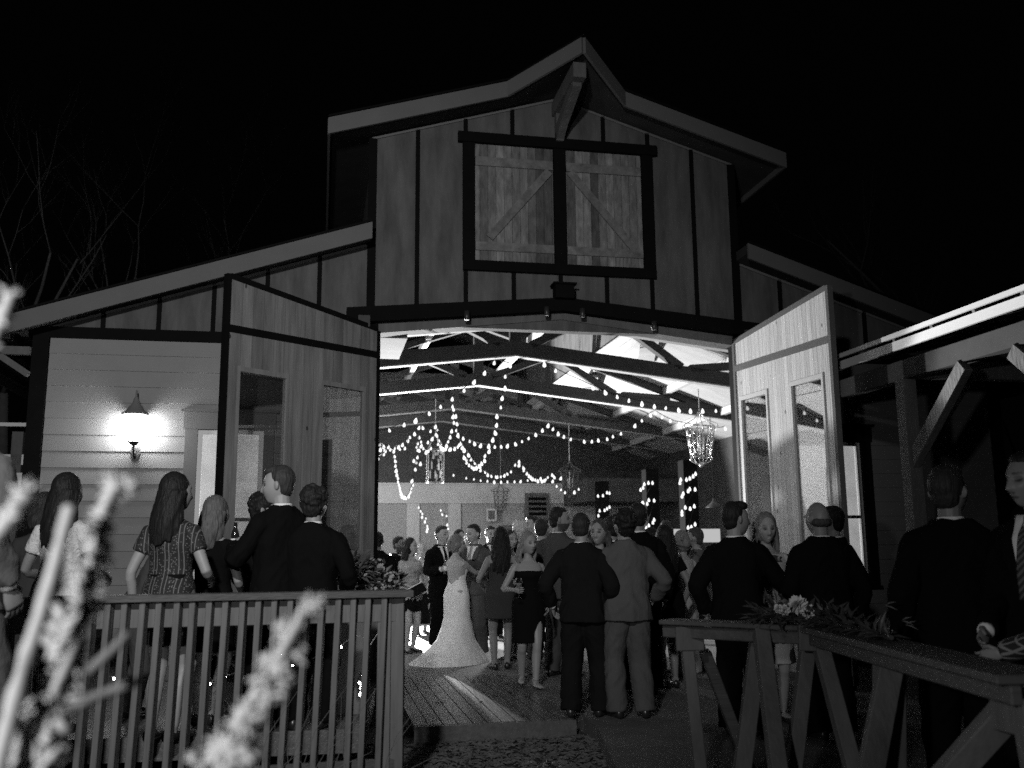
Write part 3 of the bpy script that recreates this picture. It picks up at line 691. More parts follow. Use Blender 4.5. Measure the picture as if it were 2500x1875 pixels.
rbuild('top_rail', [(ra-dz*.105+nrm*.03, rb-dz*.105+nrm*.03, .04, .16)], M_rail)
rbuild('bottom_rail', [(ra-dz*1.12+nrm*.03, rb-dz*1.12+nrm*.03, .04, .13)], M_cap)
Lr = (rb-ra).length
nb = 21
for i in range(nb):
    p = ra+dir1*(.13+i*(Lr-.2)/(nb-1)); q = p-nrm*.02+dir1*rnd.uniform(-.008, .008)
    rbuild('baluster', [(q-dz*.025, q-dz*1.31+dir1*(.035+rnd.uniform(-.01, .01)), .08, .038)], M_rail)
for p, s in ((ra+dir1*.03, 1), (ra+dir1*.115, 1)):
    rbuild('post', [(p+nrm*.05-dz*.03, p+nrm*.05-dz*1.34, .085, .09)], M_rail)
rbuild('post', [(rb+nrm*.05-dz*.03, rb+nrm*.05-dz*1.34, .09, .09)], M_rail)
nr2 = Vector((-dir2.y, dir2.x, 0))
rbuild('top_rail', [(rb+dir2*.1-dz*.105, rc-dz*.105, .04, .16)], M_rail)
for i in range(16):
    p = rb+dir2*(.12+i*.17); rbuild('baluster', [(p-dz*.025, p-dz*1.31, .05, .038)], M_rail)
# fairy lights on the railing
spark = MB(); spark.sphere((0, 0, 0), .009, 8, 6); spark_me = spark.mesh('bulb', True); spark_me.materials.append(emit('fairy_glow', 40))
fp = [(153, 1597), (223, 1627), (278, 1657), (512, 1670), (550, 1652), (715, 1625), (796, 1599), (832, 1580), (864, 1557), (893, 1564), (892, 1596), (927, 1545), (928, 1581), (924, 1596)]
FP = [at(x, y, 7.0) for x, y in fp]
fl = empty('railing_fairy_lights', FP[0], 0, 'tiny starry fairy lights strung behind the left railing', 'fairy lights')
mb = MB(); mb.tube(catmull([p-FP[0]+Vector((0, 0, .012)) for p in FP], 4), .003, 4); mb.build('wire', M_casing, fl)
for p in FP:
    b = bpy.data.objects.new('bulb', spark_me); col.objects.link(b); b.parent = fl; b.location = p-FP[0]
# lantern with candles glowing low behind the railing
cl = empty('candle_jar', at(886, 1712, 7.2), 0, 'glass jar of lit fairy lights standing low behind the railing end', 'jar')
mb = MB(); mb.lathe([(0, 0), (.045, 0), (.05, .02), (.05, .15), (.035, .18), (.035, .2), (.032, .2), (.032, .18), (.045, .14), (.045, .02), (0, .012)], n=14); mb.build('jar', glass('jar_glass', .2, .9, .03), cl, True)
for i in range(6):
    b = bpy.data.objects.new('bulb', spark_me); col.objects.link(b); b.parent = cl; b.location = (rnd.uniform(-.025, .025), rnd.uniform(-.02, .02), .02+.028*i)
# folding chairs behind the railing
def chair(loc, rz, label):
    c = empty('folding_chair', loc, rz, label, 'chair', 'folding chairs behind the left railing')
    for s in (-1, 1):
        mb = MB(); mb.tube([(s*.2, .22, 0), (s*.2, -.12, .55), (s*.2, -.22, .86)], .012, 6); mb.build('back_leg', M_silver, c)
        mb = MB(); mb.tube([(s*.17, -.22, 0), (s*.17, .18, .44)], .012, 6); mb.build('front_leg', M_silver, c)
    mb = MB(); mb.box((-.19, -.18, .43), (.19, .2, .455)); mb.build('seat', M_black, c, bevel=.008)
    mb = MB(); mb.hexa([(-.19, -.18, .66), (.19, -.18, .66), (.19, -.165, .66), (-.19, -.165, .66), (-.19, -.235, .86), (.19, -.235, .86), (.19, -.22, .86), (-.19, -.22, .86)]); mb.build('backrest', M_casing, c)
    return c
chair(Vector((-2.2, 7.6, .25)), 2.7, 'folding chair with grey backrest farther left behind the railing')
chair(Vector((-1.75, 7.5, .25)), 3.4, 'folding chair with grey backrest nearer the railing end')

# ================================================================ flowers
def leaf(mb, c, d, l, w, up=(0, 0, 1)):
    d = Vector(d).normalized(); x = d.cross(Vector(up));
    if x.length < .1: x = Vector((1, 0, 0))
    x.normalize(); n = x.cross(d)
    c = Vector(c)
    mb.add([c, c+d*l*.45+x*w/2+n*w*.1, c+d*l-n*l*.15, c+d*l*.45-x*w/2+n*w*.1, c+d*l*.45-n*w*.12], [(0, 1, 4), (1, 2, 4), (2, 3, 4), (3, 0, 4)])
def blossom(mb, c, r, n=26, seed=0):
    rr = random.Random(seed); c = Vector(c)
    for i in range(n):
        f = i/n; th = math.acos(1-1.5*f); ph = i*2.399
        d = Vector((math.sin(th)*math.cos(ph), math.sin(th)*math.sin(ph), math.cos(th)))
        p = c+d*r*.45; t = (d+Vector((0, 0, .35))*f).normalized(); leaf(mb, p-t*r*.2, t+Vector((rr.uniform(-.3, .3), rr.uniform(-.3, .3), 0)), r*.85, r*.75, (d.cross(Vector((.3, .5, .8)))))
M_leaf = mat('dark_leaf', .07, .45, .4, 20, spec=.5); M_petal = mat('white_petal', .75, .7, .1, 20); M_petal2 = mat('pale_petal', .42, .7, .2, 20)
def bush(parent, name, c, r, nl, seed, ll=.07, lw=.03, mt=M_leaf, squash=.8):
    rr = random.Random(seed); mb = MB()
    for i in range(nl):
        d = Vector((rr.gauss(0, 1), rr.gauss(0, 1), rr.gauss(0.15, 1)*squash)).normalized(); p = Vector(c)+Vector((d.x*r[0], d.y*r[1], d.z*r[2]))*rr.uniform(.35, 1)
        leaf(mb, p, d+Vector((rr.uniform(-.6, .6), rr.uniform(-.6, .6), rr.uniform(-.4, .6))), ll*rr.uniform(.6, 1.2), lw*rr.uniform(.7, 1.2), (rr.uniform(-1, 1), rr.uniform(-1, 1), 1))
    return mb.build(name, mt, parent)
fb_ = at(862, 1440, 7.6)
pb_ = empty('planter_box', Vector((fb_.x, fb_.y, .25)), YAW, 'wooden box of leafy flowers on a stand behind the railing end', 'flower box')
mb = MB(); mb.box((-.16, -.1, .77), (.12, .12, .92)); mb.box((-.14, -.08, 0), (.10, .10, .765)); mb.build('box', M_timber, pb_, bevel=.006)
bush(pb_, 'foliage', (-.03, 0, 1.05), (.22, .16, .17), 420, 5, .085, .04)
mb = MB()
for i in range(7): blossom(mb, (rnd.uniform(-.2, .18), -.1+rnd.uniform(-.05, .1), .98+rnd.uniform(0, .2)), .05, 16, i)
mb.build('blossoms', M_petal2, pb_)
# hydrangeas by the door post
hp = at(930, 1400, 9.5)
hy = empty('hydrangea_pot', Vector((hp.x, hp.y, 0)), 0, 'pale hydrangea blooms in a tall vase at the foot of the dark left door', 'flowers')
mb = MB(); mb.lathe([(0, 0), (.12, 0), (.14, .1), (.12, .5), (.09, .72), (.11, .8), (0, .78)], n=18); mb.build('vase', M_casing, hy, True)
bush(hy, 'foliage', (0, 0, 1.05), (.22, .2, .28), 300, 8, .1, .05)
mb = MB()
for x, z in ((-.02, 1.32), (.0, 1.1), (.05, .9), (-.12, 1.15), (.12, 1.2), (-.08, .95)):
    for i in range(40):
        d = Vector((rnd.gauss(0, 1), rnd.gauss(0, 1), rnd.gauss(0, 1))).normalized(); c = Vector((x, -.13, z))+d*.075; leaf(mb, c, d.cross(Vector((rnd.random(), rnd.random(), rnd.random()))), .04, .035, d)
mb.build('blossoms', M_petal2, hy)

# ================================================================ right timber railing with garland
zr = 1.0
A = at(1625, 1512, 6.45); Bq = at(1990, 1532, 5.85); Cq = at(2520, 1655, 3.55)
for p in (A, Bq, Cq): p.z = zr
rr_ = empty('timber_railing', Vector((Bq.x, Bq.y, 0)), 0, 'rustic plank railing on splayed timber legs at the lower right', 'railing')
o2 = Vector(rr_.location)
def tb(name, a, b, w, h, m=M_timber, up=(0, 0, 1)):
    mb = MB(); mb.beam(Vector(a)-o2, Vector(b)-o2, w, h, up); return mb.build(name, m, rr_, bevel=.006)
d1 = (Bq-A).normalized(); d2 = (Cq-Bq).normalized()
tb('cap_plank', A, Bq+d1*.05, .2, .03, M_cap); tb('cap_plank', Bq+d2*.06+dz*-.001, Cq, .26, .034, M_cap)
nn = Vector((d1.y, -d1.x, 0)); n2 = Vector((d2.y, -d2.x, 0))
if n2.x > 0: n2 = -n2
if nn.y > 0: nn = -nn
tb('under_rail', A-dz*.06+nn*.03, Bq-dz*.06+nn*.03, .045, .075, M_cap)
tb('under_rail', Bq+d2*.12-dz*.055+n2*.06, Cq-dz*.055+n2*.06, .045, .07, M_cap)
def leg(px0, py0, px1, py1, Y0, Y1, w, h, m=M_timber):
    a = at(px0, py0, Y0); b = at(px1, py1, Y1); d = b-a; t = (-.13-a.z)/d.z; b = a+d*t
    return tb('leg', a, b, w, h, m, up=(0, 1, 0))
tb('gusset', at(1650, 1560, 6.3), at(1718, 1558, 6.3), .03, .15, M_timber, up=(0, 0, 1))
leg(1672, 1535, 1702, 1810, 6.38, 6.2, .075, .09)
leg(1720, 1590, 1800, 1800, 6.5, 6.6, .07, .09, M_cap)
leg(1858, 1542, 1890, 1800, 6.0, 5.6, .09, .09)
leg(1852, 1560, 1822, 1800, 6.15, 6.1, .1, .07)
leg(1972, 1575, 1945, 1810, 5.95, 5.8, .085, .08)
leg(2003, 1575, 2068, 1820, 5.78, 5.5, .085, .085)
tb('gusset', at(1950, 1556, 5.74), at(1993, 1558, 5.74), .03, .15); tb('gusset', at(1996, 1566, 5.70), at(2036, 1572, 5.66), .03, .08)
leg(2170, 1585, 2172, 1830, 5.05, 5.0, .13, .12)
leg(2180, 1600, 2130, 1860, 4.95, 4.75, .12, .05)
tb('gusset', at(2425, 1715, 3.85), at(2530, 1735, 3.55), .035, .20)
leg(2455, 1740, 2330, 1880, 3.9, 4.05, .11, .08)
leg(2510, 1700, 2540, 1875, 3.6, 3.6, .1, .1)
# garland lying on the cap
g0 = at(1830, 1500, 6.05); 
ga = empty('garland', Vector((Bq.x, Bq.y, zr+.03)), 0, 'leafy garland with white roses laid along the timber railing', 'garland')
og = Vector(ga.location)
path = [A+d1*.9, Bq-d1*.3, Bq+d2*.1, Bq+d2*.5, Bq+d2*1.1]
cp = catmull([p-og+Vector((0, 0, .04)) for p in path], 10)
mb = MB(); mb.tube(cp, .012, 6); mb.build('stem', M_leaf, ga)
mb = MB()
for i in range(620):
    f = rnd.random(); c = cp[int(f*(len(cp)-1))]; r = .12*math.sin(math.pi*min(1, f*1.0+.12))**.6+.02
    d = Vector((rnd.gauss(0, 1), rnd.gauss(0, .6), abs(rnd.gauss(0, .5))-.1)).normalized()
    leaf(mb, c+d*r*rnd.uniform(.1, .8), d+Vector((rnd.uniform(-.6, .6), rnd.uniform(-.3, .3), rnd.uniform(-.3, .3))), rnd.uniform(.06, .12), rnd.uniform(.02, .036), (rnd.uniform(-.5, .5), rnd.uniform(-.5, .5), 1))
mb.build('leaves', M_leaf, ga)
for px, py, r in ((1948, 1478, .06), (1968, 1492, .05), (1915, 1490, .035), (1900, 1487, .03)):
    p = at(px, py, 5.85)-og; mb = MB(); blossom(mb, (0, 0, 0), r, 34, int(px)); o = mb.build('rose', M_petal, ga, loc=p); o.rotation_euler = (1.0, 0, .3)
for px, py in ((2160, 1478), (2200, 1515), (2210, 1525)):
    p = at(px, py, 5.2)-og; mb = MB(); leaf(mb, (0, 0, 0), (.7, -.3, .4), .06, .03); leaf(mb, (0, 0, 0), (.8, -.2, -.2), .07, .03); mb.build('pale_leaf', M_petal2, ga, loc=p)

# fallen leaves on the porch boards
lv_ = MB()
for i in range(9):
    c = B(rnd.uniform(-2.0, -.8), rnd.uniform(-2.8, -.2), .004)
    for k in range(4):
        a = rnd.uniform(0, 6.28); leaf(lv_, c, (math.cos(a), math.sin(a), .15), .05, .025)
tag(lv_.build('fallen_leaves', M_soil), kind='stuff')
# ================================================================ blurred dry flower stalks close to the camera
M_dry = mat('dry_pale_bracts', .46, .9, .3, 30)
M_twig = mat('dry_twig', .16, .9, .3, 30)
def stalk(pts, Y, r0, r1, label, clumps, seed, group='pale dry flower stalks close to the camera'):
    rr = random.Random(seed)
    P = [at(x, y, Y+rr.uniform(-.02, .02)) for x, y in pts]; base = P[0]
    e = empty('dry_flower_stalk', base, 0, label, 'plant', group)
    q = catmull([p-base for p in P], 6); mb = MB(); k = len(q)
    mb.tube(q, [(r0+(r1-r0)*i/(k-1))*rr.uniform(.86, 1.14)*(1 if i < k-1 else .4) for i in range(k)], 8)
    for i in range(1, k-1):
        if clumps is None and seed in (6, 7):
            for j in range(3):
                d = Vector((rr.gauss(0, 1), rr.gauss(0, .6), rr.gauss(.8, .6))).normalized(); mb.tube([q[i]+d*r0*.5, q[i]+d*r0*1.2, q[i]+d*r0*rr.uniform(1.5, 2.3)], [r0*.3, r0*.35, r0*.08], 5)
    mb.build('stem', M_twig if seed in (4, 5) else M_dry, e, True)
    if clumps:
        mb = MB()
        for (x, y, r) in clumps:
            c = at(x, y, Y)-base; rw = r*.98*Y/FPX
            for j in range(20):
                d = Vector((rr.gauss(0, 1), rr.gauss(0, .7), rr.gauss(0, 1))).normalized()
                a = c+d*rw*.1; t = c+d*rw*rr.uniform(.8, 1.6); mb.tube([a, (a+t)/2, t], [rw*.2, rw*.22, rw*.03], 6)
            mb.sphere(c, rw*.5, 8, 6)
        mb.build('bracts', M_dry, e, True)
    return e
def zz(l): return l
stalk([(-40, 1990), (5, 1830), (50, 1660), (90, 1530), (128, 1400), (160, 1280), (172, 1235)], 1.15, .0115, .0075, 'thick straight pale stalk leaning up in front of the left railing', None, 1)
stalk([(60, 1990), (90, 1800), (150, 1650), (190, 1540), (215, 1460), (225, 1370), (235, 1290), (275, 1200), (300, 1180)], 1.2, .009, .006, 'jagged pale seed head stalk rising before the woman in light lace', 
      [(100, 1880, 55), (60, 1835, 55), (95, 1790, 48), (130, 1700, 52), (165, 1645, 45), (140, 1575, 48), (165, 1530, 46), (205, 1500, 34), (215, 1420, 36), (232, 1370, 28), (240, 1300, 34), (262, 1230, 28), (280, 1195, 38), (315, 1190, 26), (250, 1360, 30), (225, 1455, 34), (20, 1840, 40), (190, 1590, 36), (120, 1745, 44), (185, 1615, 38), (222, 1440, 32), (228, 1395, 30), (236, 1330, 30), (252, 1265, 28), (200, 1470, 34)], 2)
stalk([(500, 1990), (545, 1860), (590, 1750), (625, 1690), (660, 1640), (700, 1570), (730, 1510), (755, 1465)], 1.25, .008, .005, 'jagged pale seed head stalk in the middle before the railing',
      [(560, 1865, 48), (590, 1830, 40), (548, 1825, 42), (600, 1770, 36), (630, 1720, 34), (660, 1690, 36), (630, 1690, 24), (690, 1655, 26), (680, 1620, 34), (655, 1607, 24), (715, 1590, 34), (740, 1545, 26), (760, 1485, 30), (780, 1475, 20), (735, 1520, 20), (700, 1540, 30), (470, 1855, 18), (500, 1868, 18), (612, 1745, 34), (645, 1655, 30), (722, 1565, 26), (748, 1500, 24)], 3)
stalk([(130, 1755), (210, 1710), (290, 1680), (355, 1658)], 1.3, .008, .005, 'thin bare pale twig slanting low before the left balusters', None, 4)
stalk([(215, 1640), (260, 1600), (300, 1560), (312, 1545)], 1.35, .008, .005, 'short bare pale twig slanting up before the left balusters', None, 5)
stalk([(-60, 880), (-20, 830), (5, 780), (28, 715)], 1.15, .010, .007, 'pale twig tip at the upper left edge', None, 6)
stalk([(-30, 1330), (20, 1270), (55, 1220), (62, 1205)], 1.15, .010, .011, 'blunt pale twig before the man in the grey jacket', None, 7)
# dry grass at the foot of the railing
gr = MB()
for i in range(22):
    x = rnd.gauss(760, 110); b = at(x, 1960, 5.7); t = at(x+rnd.gauss(60, 70), rnd.uniform(1600, 1850), 5.6); mid = (b+t)/2+Vector((-.04, 0, .05))
    gr.tube([b, mid, t], [.0022, .0018, .0008], 4)
tag(gr.build('dry_grass', M_casing), kind='stuff')

# ================================================================ bare trees behind
def tree(loc, h, seed, label):
    rr = random.Random(seed); e = empty('bare_tree', loc, 0, label, 'tree', 'bare trees in the dark behind the barn')
    trunk, crown = MB(), MB()
    def grow(p, d, l, r, lev):
        pts = [p]; 
        for i in range(4):
            d = (d+Vector((rr.gauss(0, .12), rr.gauss(0, .12), rr.gauss(.03, .08)))).normalized(); pts.append(pts[-1]+d*l/4)
        (trunk if lev == 0 else crown).tube(pts, [r*(1-.16*i) for i in range(5)], 6 if lev < 2 else 4)
        if lev < 5:
            for k in range(rr.choice((2, 3, 3))):
                i = rr.randint(1, 4); a = rr.uniform(0, 6.28); t = Vector((math.cos(a), math.sin(a), rr.uniform(.2, .9))).normalized()
                grow(pts[i], (d*.9+t*.8).normalized(), l*rr.uniform(.55, .8), r*(1-.16*i)*.6, lev+1)
    grow(Vector((0, 0, 0)), Vector((rr.uniform(-.1, .1), 0, 1)), h*.42, h*.022, 0)
    trunk.build('trunk', M_bark, e, True); crown.build('crown', M_bark, e, True)
for i, (px, Y, h, lab) in enumerate(((60, 20, 12, 'bare tree at the far left of the dark sky'), (290, 22, 13, 'bare forked tree standing left of the gable'), (480, 26, 12, 'bare tree nearest the gable on the left'), (2060, 26, 14, 'bare tree behind the right aisle roof'), (2330, 22, 13, 'bare tree above the pavilion roof'))):
    p = at(px, 1339, Y); tree(Vector((p.x, p.y, -.15)), h, 20+i, lab)

# ================================================================ people
def skin_mat(v): return mat('skin_%d' % int(v*100), v*.78, .5, .06, 12, tone=True, spec=.35)
def cloth(name, v, var=.15, bump=.35, bs=34, rough=.9, **k): return mat('cloth_'+name, v, rough, var, 5, (1, 1, .6), bump, bs, spec=.03, **k)
M_hairs = {}
def hair_mat(v): return mat('hair_%d' % int(v*1000), v, .5, .8, 90, (1, 1, .06), .5, spec=.14, detail=2)
M_shirt = cloth('white_shirt', .78, .05); M_shoe = mat('black_shoe_leather', .02, .3, spec=.6)
_dg = None
def remesh(mb, vox, smooth=2):
    me = mb.mesh('tmp'); o = bpy.data.objects.new('tmp', me); col.objects.link(o)
    r = o.modifiers.new('r', 'REMESH'); r.mode = 'VOXEL'; r.voxel_size = vox; r.adaptivity = 0
    if smooth:
        s = o.modifiers.new('s', 'SMOOTH'); s.factor = .5; s.iterations = smooth
    dg = bpy.context.evaluated_depsgraph_get()
    out = bpy.data.meshes.new_from_object(o.evaluated_get(dg))
    bpy.data.objects.remove(o); bpy.data.meshes.remove(me)
    out.polygons.foreach_set('use_smooth', [True]*len(out.polygons))
    return out
def get_co(me):
    a = np.empty(len(me.vertices)*3); me.vertices.foreach_get('co', a); return a.reshape(-1, 3)
def get_no(me):
    a = np.empty(len(me.vertices)*3); me.vertices.foreach_get('normal', a); return a.reshape(-1, 3)
def set_co(me, c): me.vertices.foreach_set('co', c.ravel()); me.update()
def folds(me, amp, freq=(9, 9, 5), seed=0, ridge=False, tilt=.35):
    c = get_co(me); nn_ = get_no(me); off = Vector((seed*3.1, seed*1.7, seed))
    d = np.array([noise.noise(Vector((x*freq[0], y*freq[1], (z+tilt*abs(x)+tilt*.6*y)*freq[2]))+off) for x, y, z in c])
    d = (.3-np.abs(d))*1.6 if ridge else np.sign(d)*np.abs(d)**.8
    set_co(me, c+nn_*(d*amp)[:, None])
def set_tone(me, t):
    a = me.attributes.new('tone', 'FLOAT', 'POINT'); a.data.foreach_set('value', t.astype(np.float32))
def put(name, me, m, parent):
    o = bpy.data.objects.new(name, me); col.objects.link(o); me.name = name; me.materials.clear(); me.materials.append(m); o.parent = parent; return o
G = lambda x, z, x0, z0, sx, sz: math.exp(-((x-x0)/sx)**2-((z-z0)/sz)**2)
def head_mesh(mb, T, s, female=False, mouth=''):
    nU, nV = 44, 34; rings = []
    for j in range(nV+1):
        t = math.pi*(.012+.976*j/nV); r = []
        for i in range(nU):
            a = 2*math.pi*i/nU; d = Vector((math.sin(t)*math.cos(a), math.sin(t)*math.sin(a), -math.cos(t)))
            x, y, z = d.x*.074, d.y*.094, d.z*.117
            k = max(0, -z/.117)
            x *= 1-(.36 if female else .30)*k**1.5
            if y < 0: y *= 1-.42*k
            x *= 1-.06*max(0, z/.117)
            if d.y > 0:
                y *= 1-.06*abs(d.z); f = d.y**.5
                nz = 0
                if -.052 < z < .03: nz = ((.03-z)/.062)**1.2 if z > -.032 else max(0, 1-(-.032-z)/.016)
                y += f*(.025 if not female else .021)*nz*1.25*math.exp(-(x/.0125)**2)
                for sx in (-1, 1):
                    y -= f*.016*G(x, z, sx*.031, .006, .017, .013)
                    y += f*.005*G(x, z, sx*.028, .032, .022, .010)
                    y += f*.006*G(x, z, sx*.042, -.028, .02, .022)
                    y += f*.004*G(x, z, sx*.014, -.034, .007, .008)
                y += f*.008*G(x, z, 0, -.058, .024, .007)+f*.007*G(x, z, 0, -.072, .020, .007)-f*.004*G(x, z, 0, -.0655, .022, .003)
                y += f*.016*G(x, z, 0, -.098, .024, .018)+f*.012*k
            r.append(T(Vector((x, y, z))*s))
        rings.append(r)
    mb.loft(rings)
    for sx in (-1, 1):
        rr = []
        for j in range(5):
            rad = (.008, .013, .014, .010, .004)[j]; xx = sx*(.066+.007*j)
            rr.append([T(Vector((xx, -.008-.004*j+rad*1.1*math.cos(t*math.pi/5), -.004+rad*2.1*math.sin(t*math.pi/5)))*s) for t in range(10)])
        mb.loft(rr if sx > 0 else [q[::-1] for q in rr])
def hand_mesh(mb, wrist, d, palm_n, s, curl=.5, side=1):
    # d: direction of the hand, palm_n: palm normal, side: +1 thumb toward d x palm_n
    d = Vector(d).normalized(); n = Vector(palm_n); n = (n-d*n.dot(d)).normalized(); x = d.cross(n)*side
    def P(a, b, c): return wrist+(d*a+x*b+n*c)*s
    rings = []
    for a, w, t in ((-.02, .026, .020), (.015, .030, .017), (.05, .041, .015), (.085, .043, .013), (.098, .038, .009)):
        rings.append([P(a, w*math.cos(q*math.pi/5), t*math.sin(q*math.pi/5)) for q in range(10)])
    mb.loft(rings)
    for b, L_, r in ((.030, .072, .0085), (.010, .080, .009), (-.011, .074, .0085), (-.030, .058, .0075)):
        pts = [P(.085, b, 0)]; ang = .15; p = Vector((.085, 0, 0))
        for k in range(3):
            ang += curl*(.55, .9, .6)[k]; p = p+Vector((math.cos(ang), 0, math.sin(ang)))*L_*(.45, .31, .24)[k]
            pts.append(P(p.x, b*(1+.05*k), p.z))
        mb.tube(pts, [r*s, r*s, r*.9*s, r*.7*s], 6)
    pts = [P(.012, .022, .004), P(.045, .048, .012), P(.072, .050+.0*curl, .020+.02*curl), P(.09, .040, .026+.03*curl)]
    mb.tube(pts, [.012*s, .0105*s, .0095*s, .007*s], 6)
def ik(a, b, l1, l2, hint):
    d = b-a; D = min(d.length, (l1+l2)*.995); d = d.normalized(); b = a+d*D
    x = (l1*l1-l2*l2+D*D)/(2*D); h = math.sqrt(max(1e-6, l1*l1-x*x)); hn = Vector(hint); hn = (hn-d*hn.dot(d)).normalized()
    return a+d*x+hn*h, b
TORSO_M = [(.84, .135, .10, 0), (.90, .158, .112, -.005), (.97, .162, .112, -.008), (1.05, .150, .103, 0), (1.15, .152, .106, .004), (1.26, .168, .116, .006), (1.34, .172, .108, 0), (1.40, .150, .088, -.008), (1.435, .10, .068, -.014), (1.465, .062, .058, -.012)]
TORSO_F = [(.84, .145, .11, 0), (.90, .170, .122, -.012), (.97, .165, .116, -.012), (1.05, .132, .096, 0), (1.11, .122, .090, .002), (1.19, .132, .098, .008), (1.26, .146, .122, .022), (1.33, .148, .104, .008), (1.385, .134, .08, -.004), (1.42, .09, .062, -.012), (1.455, .052, .050, -.01)]
NPEOPLE = [0]
def person(label, px, Y, top, face, sex='m', ground=0.0, skin=.42, hair=('short', .03), head=(0, 0), lean=0, side=0, armL=None, armR=None, outfit=None, feet=None, vox=.0095, twist=0, mouth='', beard=0, bend=0, girth=None, bald=0, hcurl=(.45, .45), group=None, xy=None):
    """face: 0 looks away from the camera, 90 to the right, 180 at the camera"""
    NPEOPLE[0] += 1; sd = NPEOPLE[0]
    hp = at(px, top, Y); H = (hp.z-ground)
    s = H/1.75; fem = sex == 'f'
    root = empty('person', (hp.x, hp.y, ground), -R(face), label, 'person', group)
    V3 = Vector; girth = girth or (1.08 if fem else 1.04)
    pel = V3((0, 0, .93))*s
    Rt = Matrix.Rotation(R(side), 3, 'Y') @ Matrix.Rotation(-R(lean), 3, 'X')
    Rz = Matrix.Rotation(-R(twist), 3, 'Z')
    def T(p):  # torso frame
        q = V3(p)*s-pel; k = max(0, min(1, q.z/(.35*s)))
        return pel+(Rt @ (Matrix.Rotation(-R(twist)*k, 3, 'Z') @ q) if q.z > 0 else q)
    neck = T((0, -.005, 1.487))
    Rh = Rt @ Matrix.Rotation(-R(head[0]+twist), 3, 'Z') @ Matrix.Rotation(R(-head[1]), 3, 'X')
    Rh = Matrix.Rotation(-R(head[0]+twist), 3, 'Z') @ Matrix.Rotation(R(-head[1]), 3, 'X') if lean < 12 else Rh
    hs = s*1.11
    hc = neck+Rh @ (V3((0, .022, .134))*s)
    HT = lambda p: hc+Rh @ p
    tor = TORSO_F if fem else TORSO_M
    sw = .152 if fem else .175
    hips = [V3((sx*.085, -.005, .90))*s for sx in (-1, 1)]
    ft = feet or ((-.105, .0), (.105, .02))
    if fem and not feet: ft = ((-.07, .0), (.07, .03))
    legs = []
    for i, sx in enumerate((-1, 1)):
        fx, fy = ft[i][:2]; fz = ft[i][2] if len(ft[i]) > 2 else 0
        an = V3((fx, fy-.02, .085+fz))*s; kn, an = ik(hips[i], an, .43*s, .405*s, (sx*.12, 1, 0)); legs.append((hips[i], kn, an, V3((sx*.22, 1, 0)).normalized(), fz))
    arms = []
    for i, (sx, a) in enumerate(((-1, armL), (1, armR))):
        sh = T((sx*sw, -.012, 1.352 if not fem else 1.35))
        if a is None: a = (sx*(.245 if not fem else .215), .03, .86 if not fem else .87)
        hint = (sx*.5, -.75, -.35)
        tgt = V3(a[:3])*s
        if len(a) > 3 and a[3] == 't': tgt = T(a[:3])
        el, wr = ik(sh, tgt, .285*s, .25*s, hint); arms.append((sh, el, wr, sx))
    # ---- body
    mb = MB(); g_ = girth
    def ring(z, rx, ry, yo, n=24, ex=2.3):
        out = []
        for k in range(n):
            a = 2*math.pi*k/n; c, q = math.cos(a), math.sin(a)
            out.append(T((rx*abs(c)**(2/ex)*(1 if c >= 0 else -1), yo+ry*abs(q)**(2/ex)*(1 if q >= 0 else -1), z)))
        return out
    mb.loft([ring(z, rx*g_, ry*g_, yo) for z, rx, ry, yo in tor])
    nr = (.047 if fem else .058)*s
    mb.tube([T((0, -.012, 1.43)), neck, HT(V3((0, -.018, -.03))*s)], [nr*1.15, nr, nr], 12)
    head_mesh(mb, HT, hs, fem)
    for hpj, kn, an, fd, fz in legs:
        t = .84 if not fem else .96
        mb.tube(catmull([hpj+V3((0, 0, .03))*s, hpj.lerp(kn, .4), kn, kn.lerp(an, .35)+V3((0, -.018*s, 0)), an], 3), [x*s*t for x in (.09, .088, .085, .081, .074, .066, .058, .054, .055, .058, .052, .042, .037)], 12)
        toe = an+fd*.15*s+V3((0, 0, -.055*s)); mb.tube([an+V3((0, 0, .01))-fd*.03*s, an+V3((0, 0, -.045*s)), an+fd*.07*s+V3((0, 0, -.05*s)), toe], [.038*s, (.036*s, .04*s), (.042*s, .03*s), (.03*s, .015*s)], 10)
    for sh, el, wr, sx in arms:
        t = s*(.88 if not fem else .84)
        mb.tube(catmull([T((sx*sw*.6, -.012, 1.365)), sh, sh.lerp(el, .45), el, el.lerp(wr, .35), wr], 2), [x*t for x in (.05, .055, .058, .056, .050, .045, .042, .042, .041, .034, .028)], 12)
    body = remesh(mb, vox, 1)
    hm = MB()
    for (sh, el, wr, sx), cu in zip(arms, hcurl):
        d = (wr-el).normalized(); pn = V3((-sx, .1, 0)); 
        hand_mesh(hm, wr, d, pn, s*(1 if not fem else .9), cu, 1 if sx > 0 else -1)
    hme = hm.mesh('h', True)
    bm = bmesh.new(); bm.from_mesh(body); bm.from_mesh(hme); bm.to_mesh(body); bm.free(); bpy.data.meshes.remove(hme)
    body.polygons.foreach_set('use_smooth', [True]*len(body.polygons))
    c = get_co(body); inv = Rh.inverted(); L_ = (np.array(inv) @ (c-np.array(hc)).T).T/hs
    t = np.ones(len(c)); x, y, z = np.abs(L_[:, 0]), L_[:, 1], L_[:, 2]; fr = (y > .04)&(z > -.13)
    t[fr&(((x-.031)/.020)**2+((z-.008)/.015)**2 < 1)] = .72
    t[fr&(((x-.031)/.0135)**2+((z-.004)/.0065)**2 < 1)] = .16
    t[fr&(((x-.031)/.020)**2+((z-.031-.1*(.031-x))/.0055)**2 < 1)] = .35 if hair[1] < .15 else .6
    t[fr&((x/.022)**2+((z+.0655)/.0095)**2 < 1)] = .62
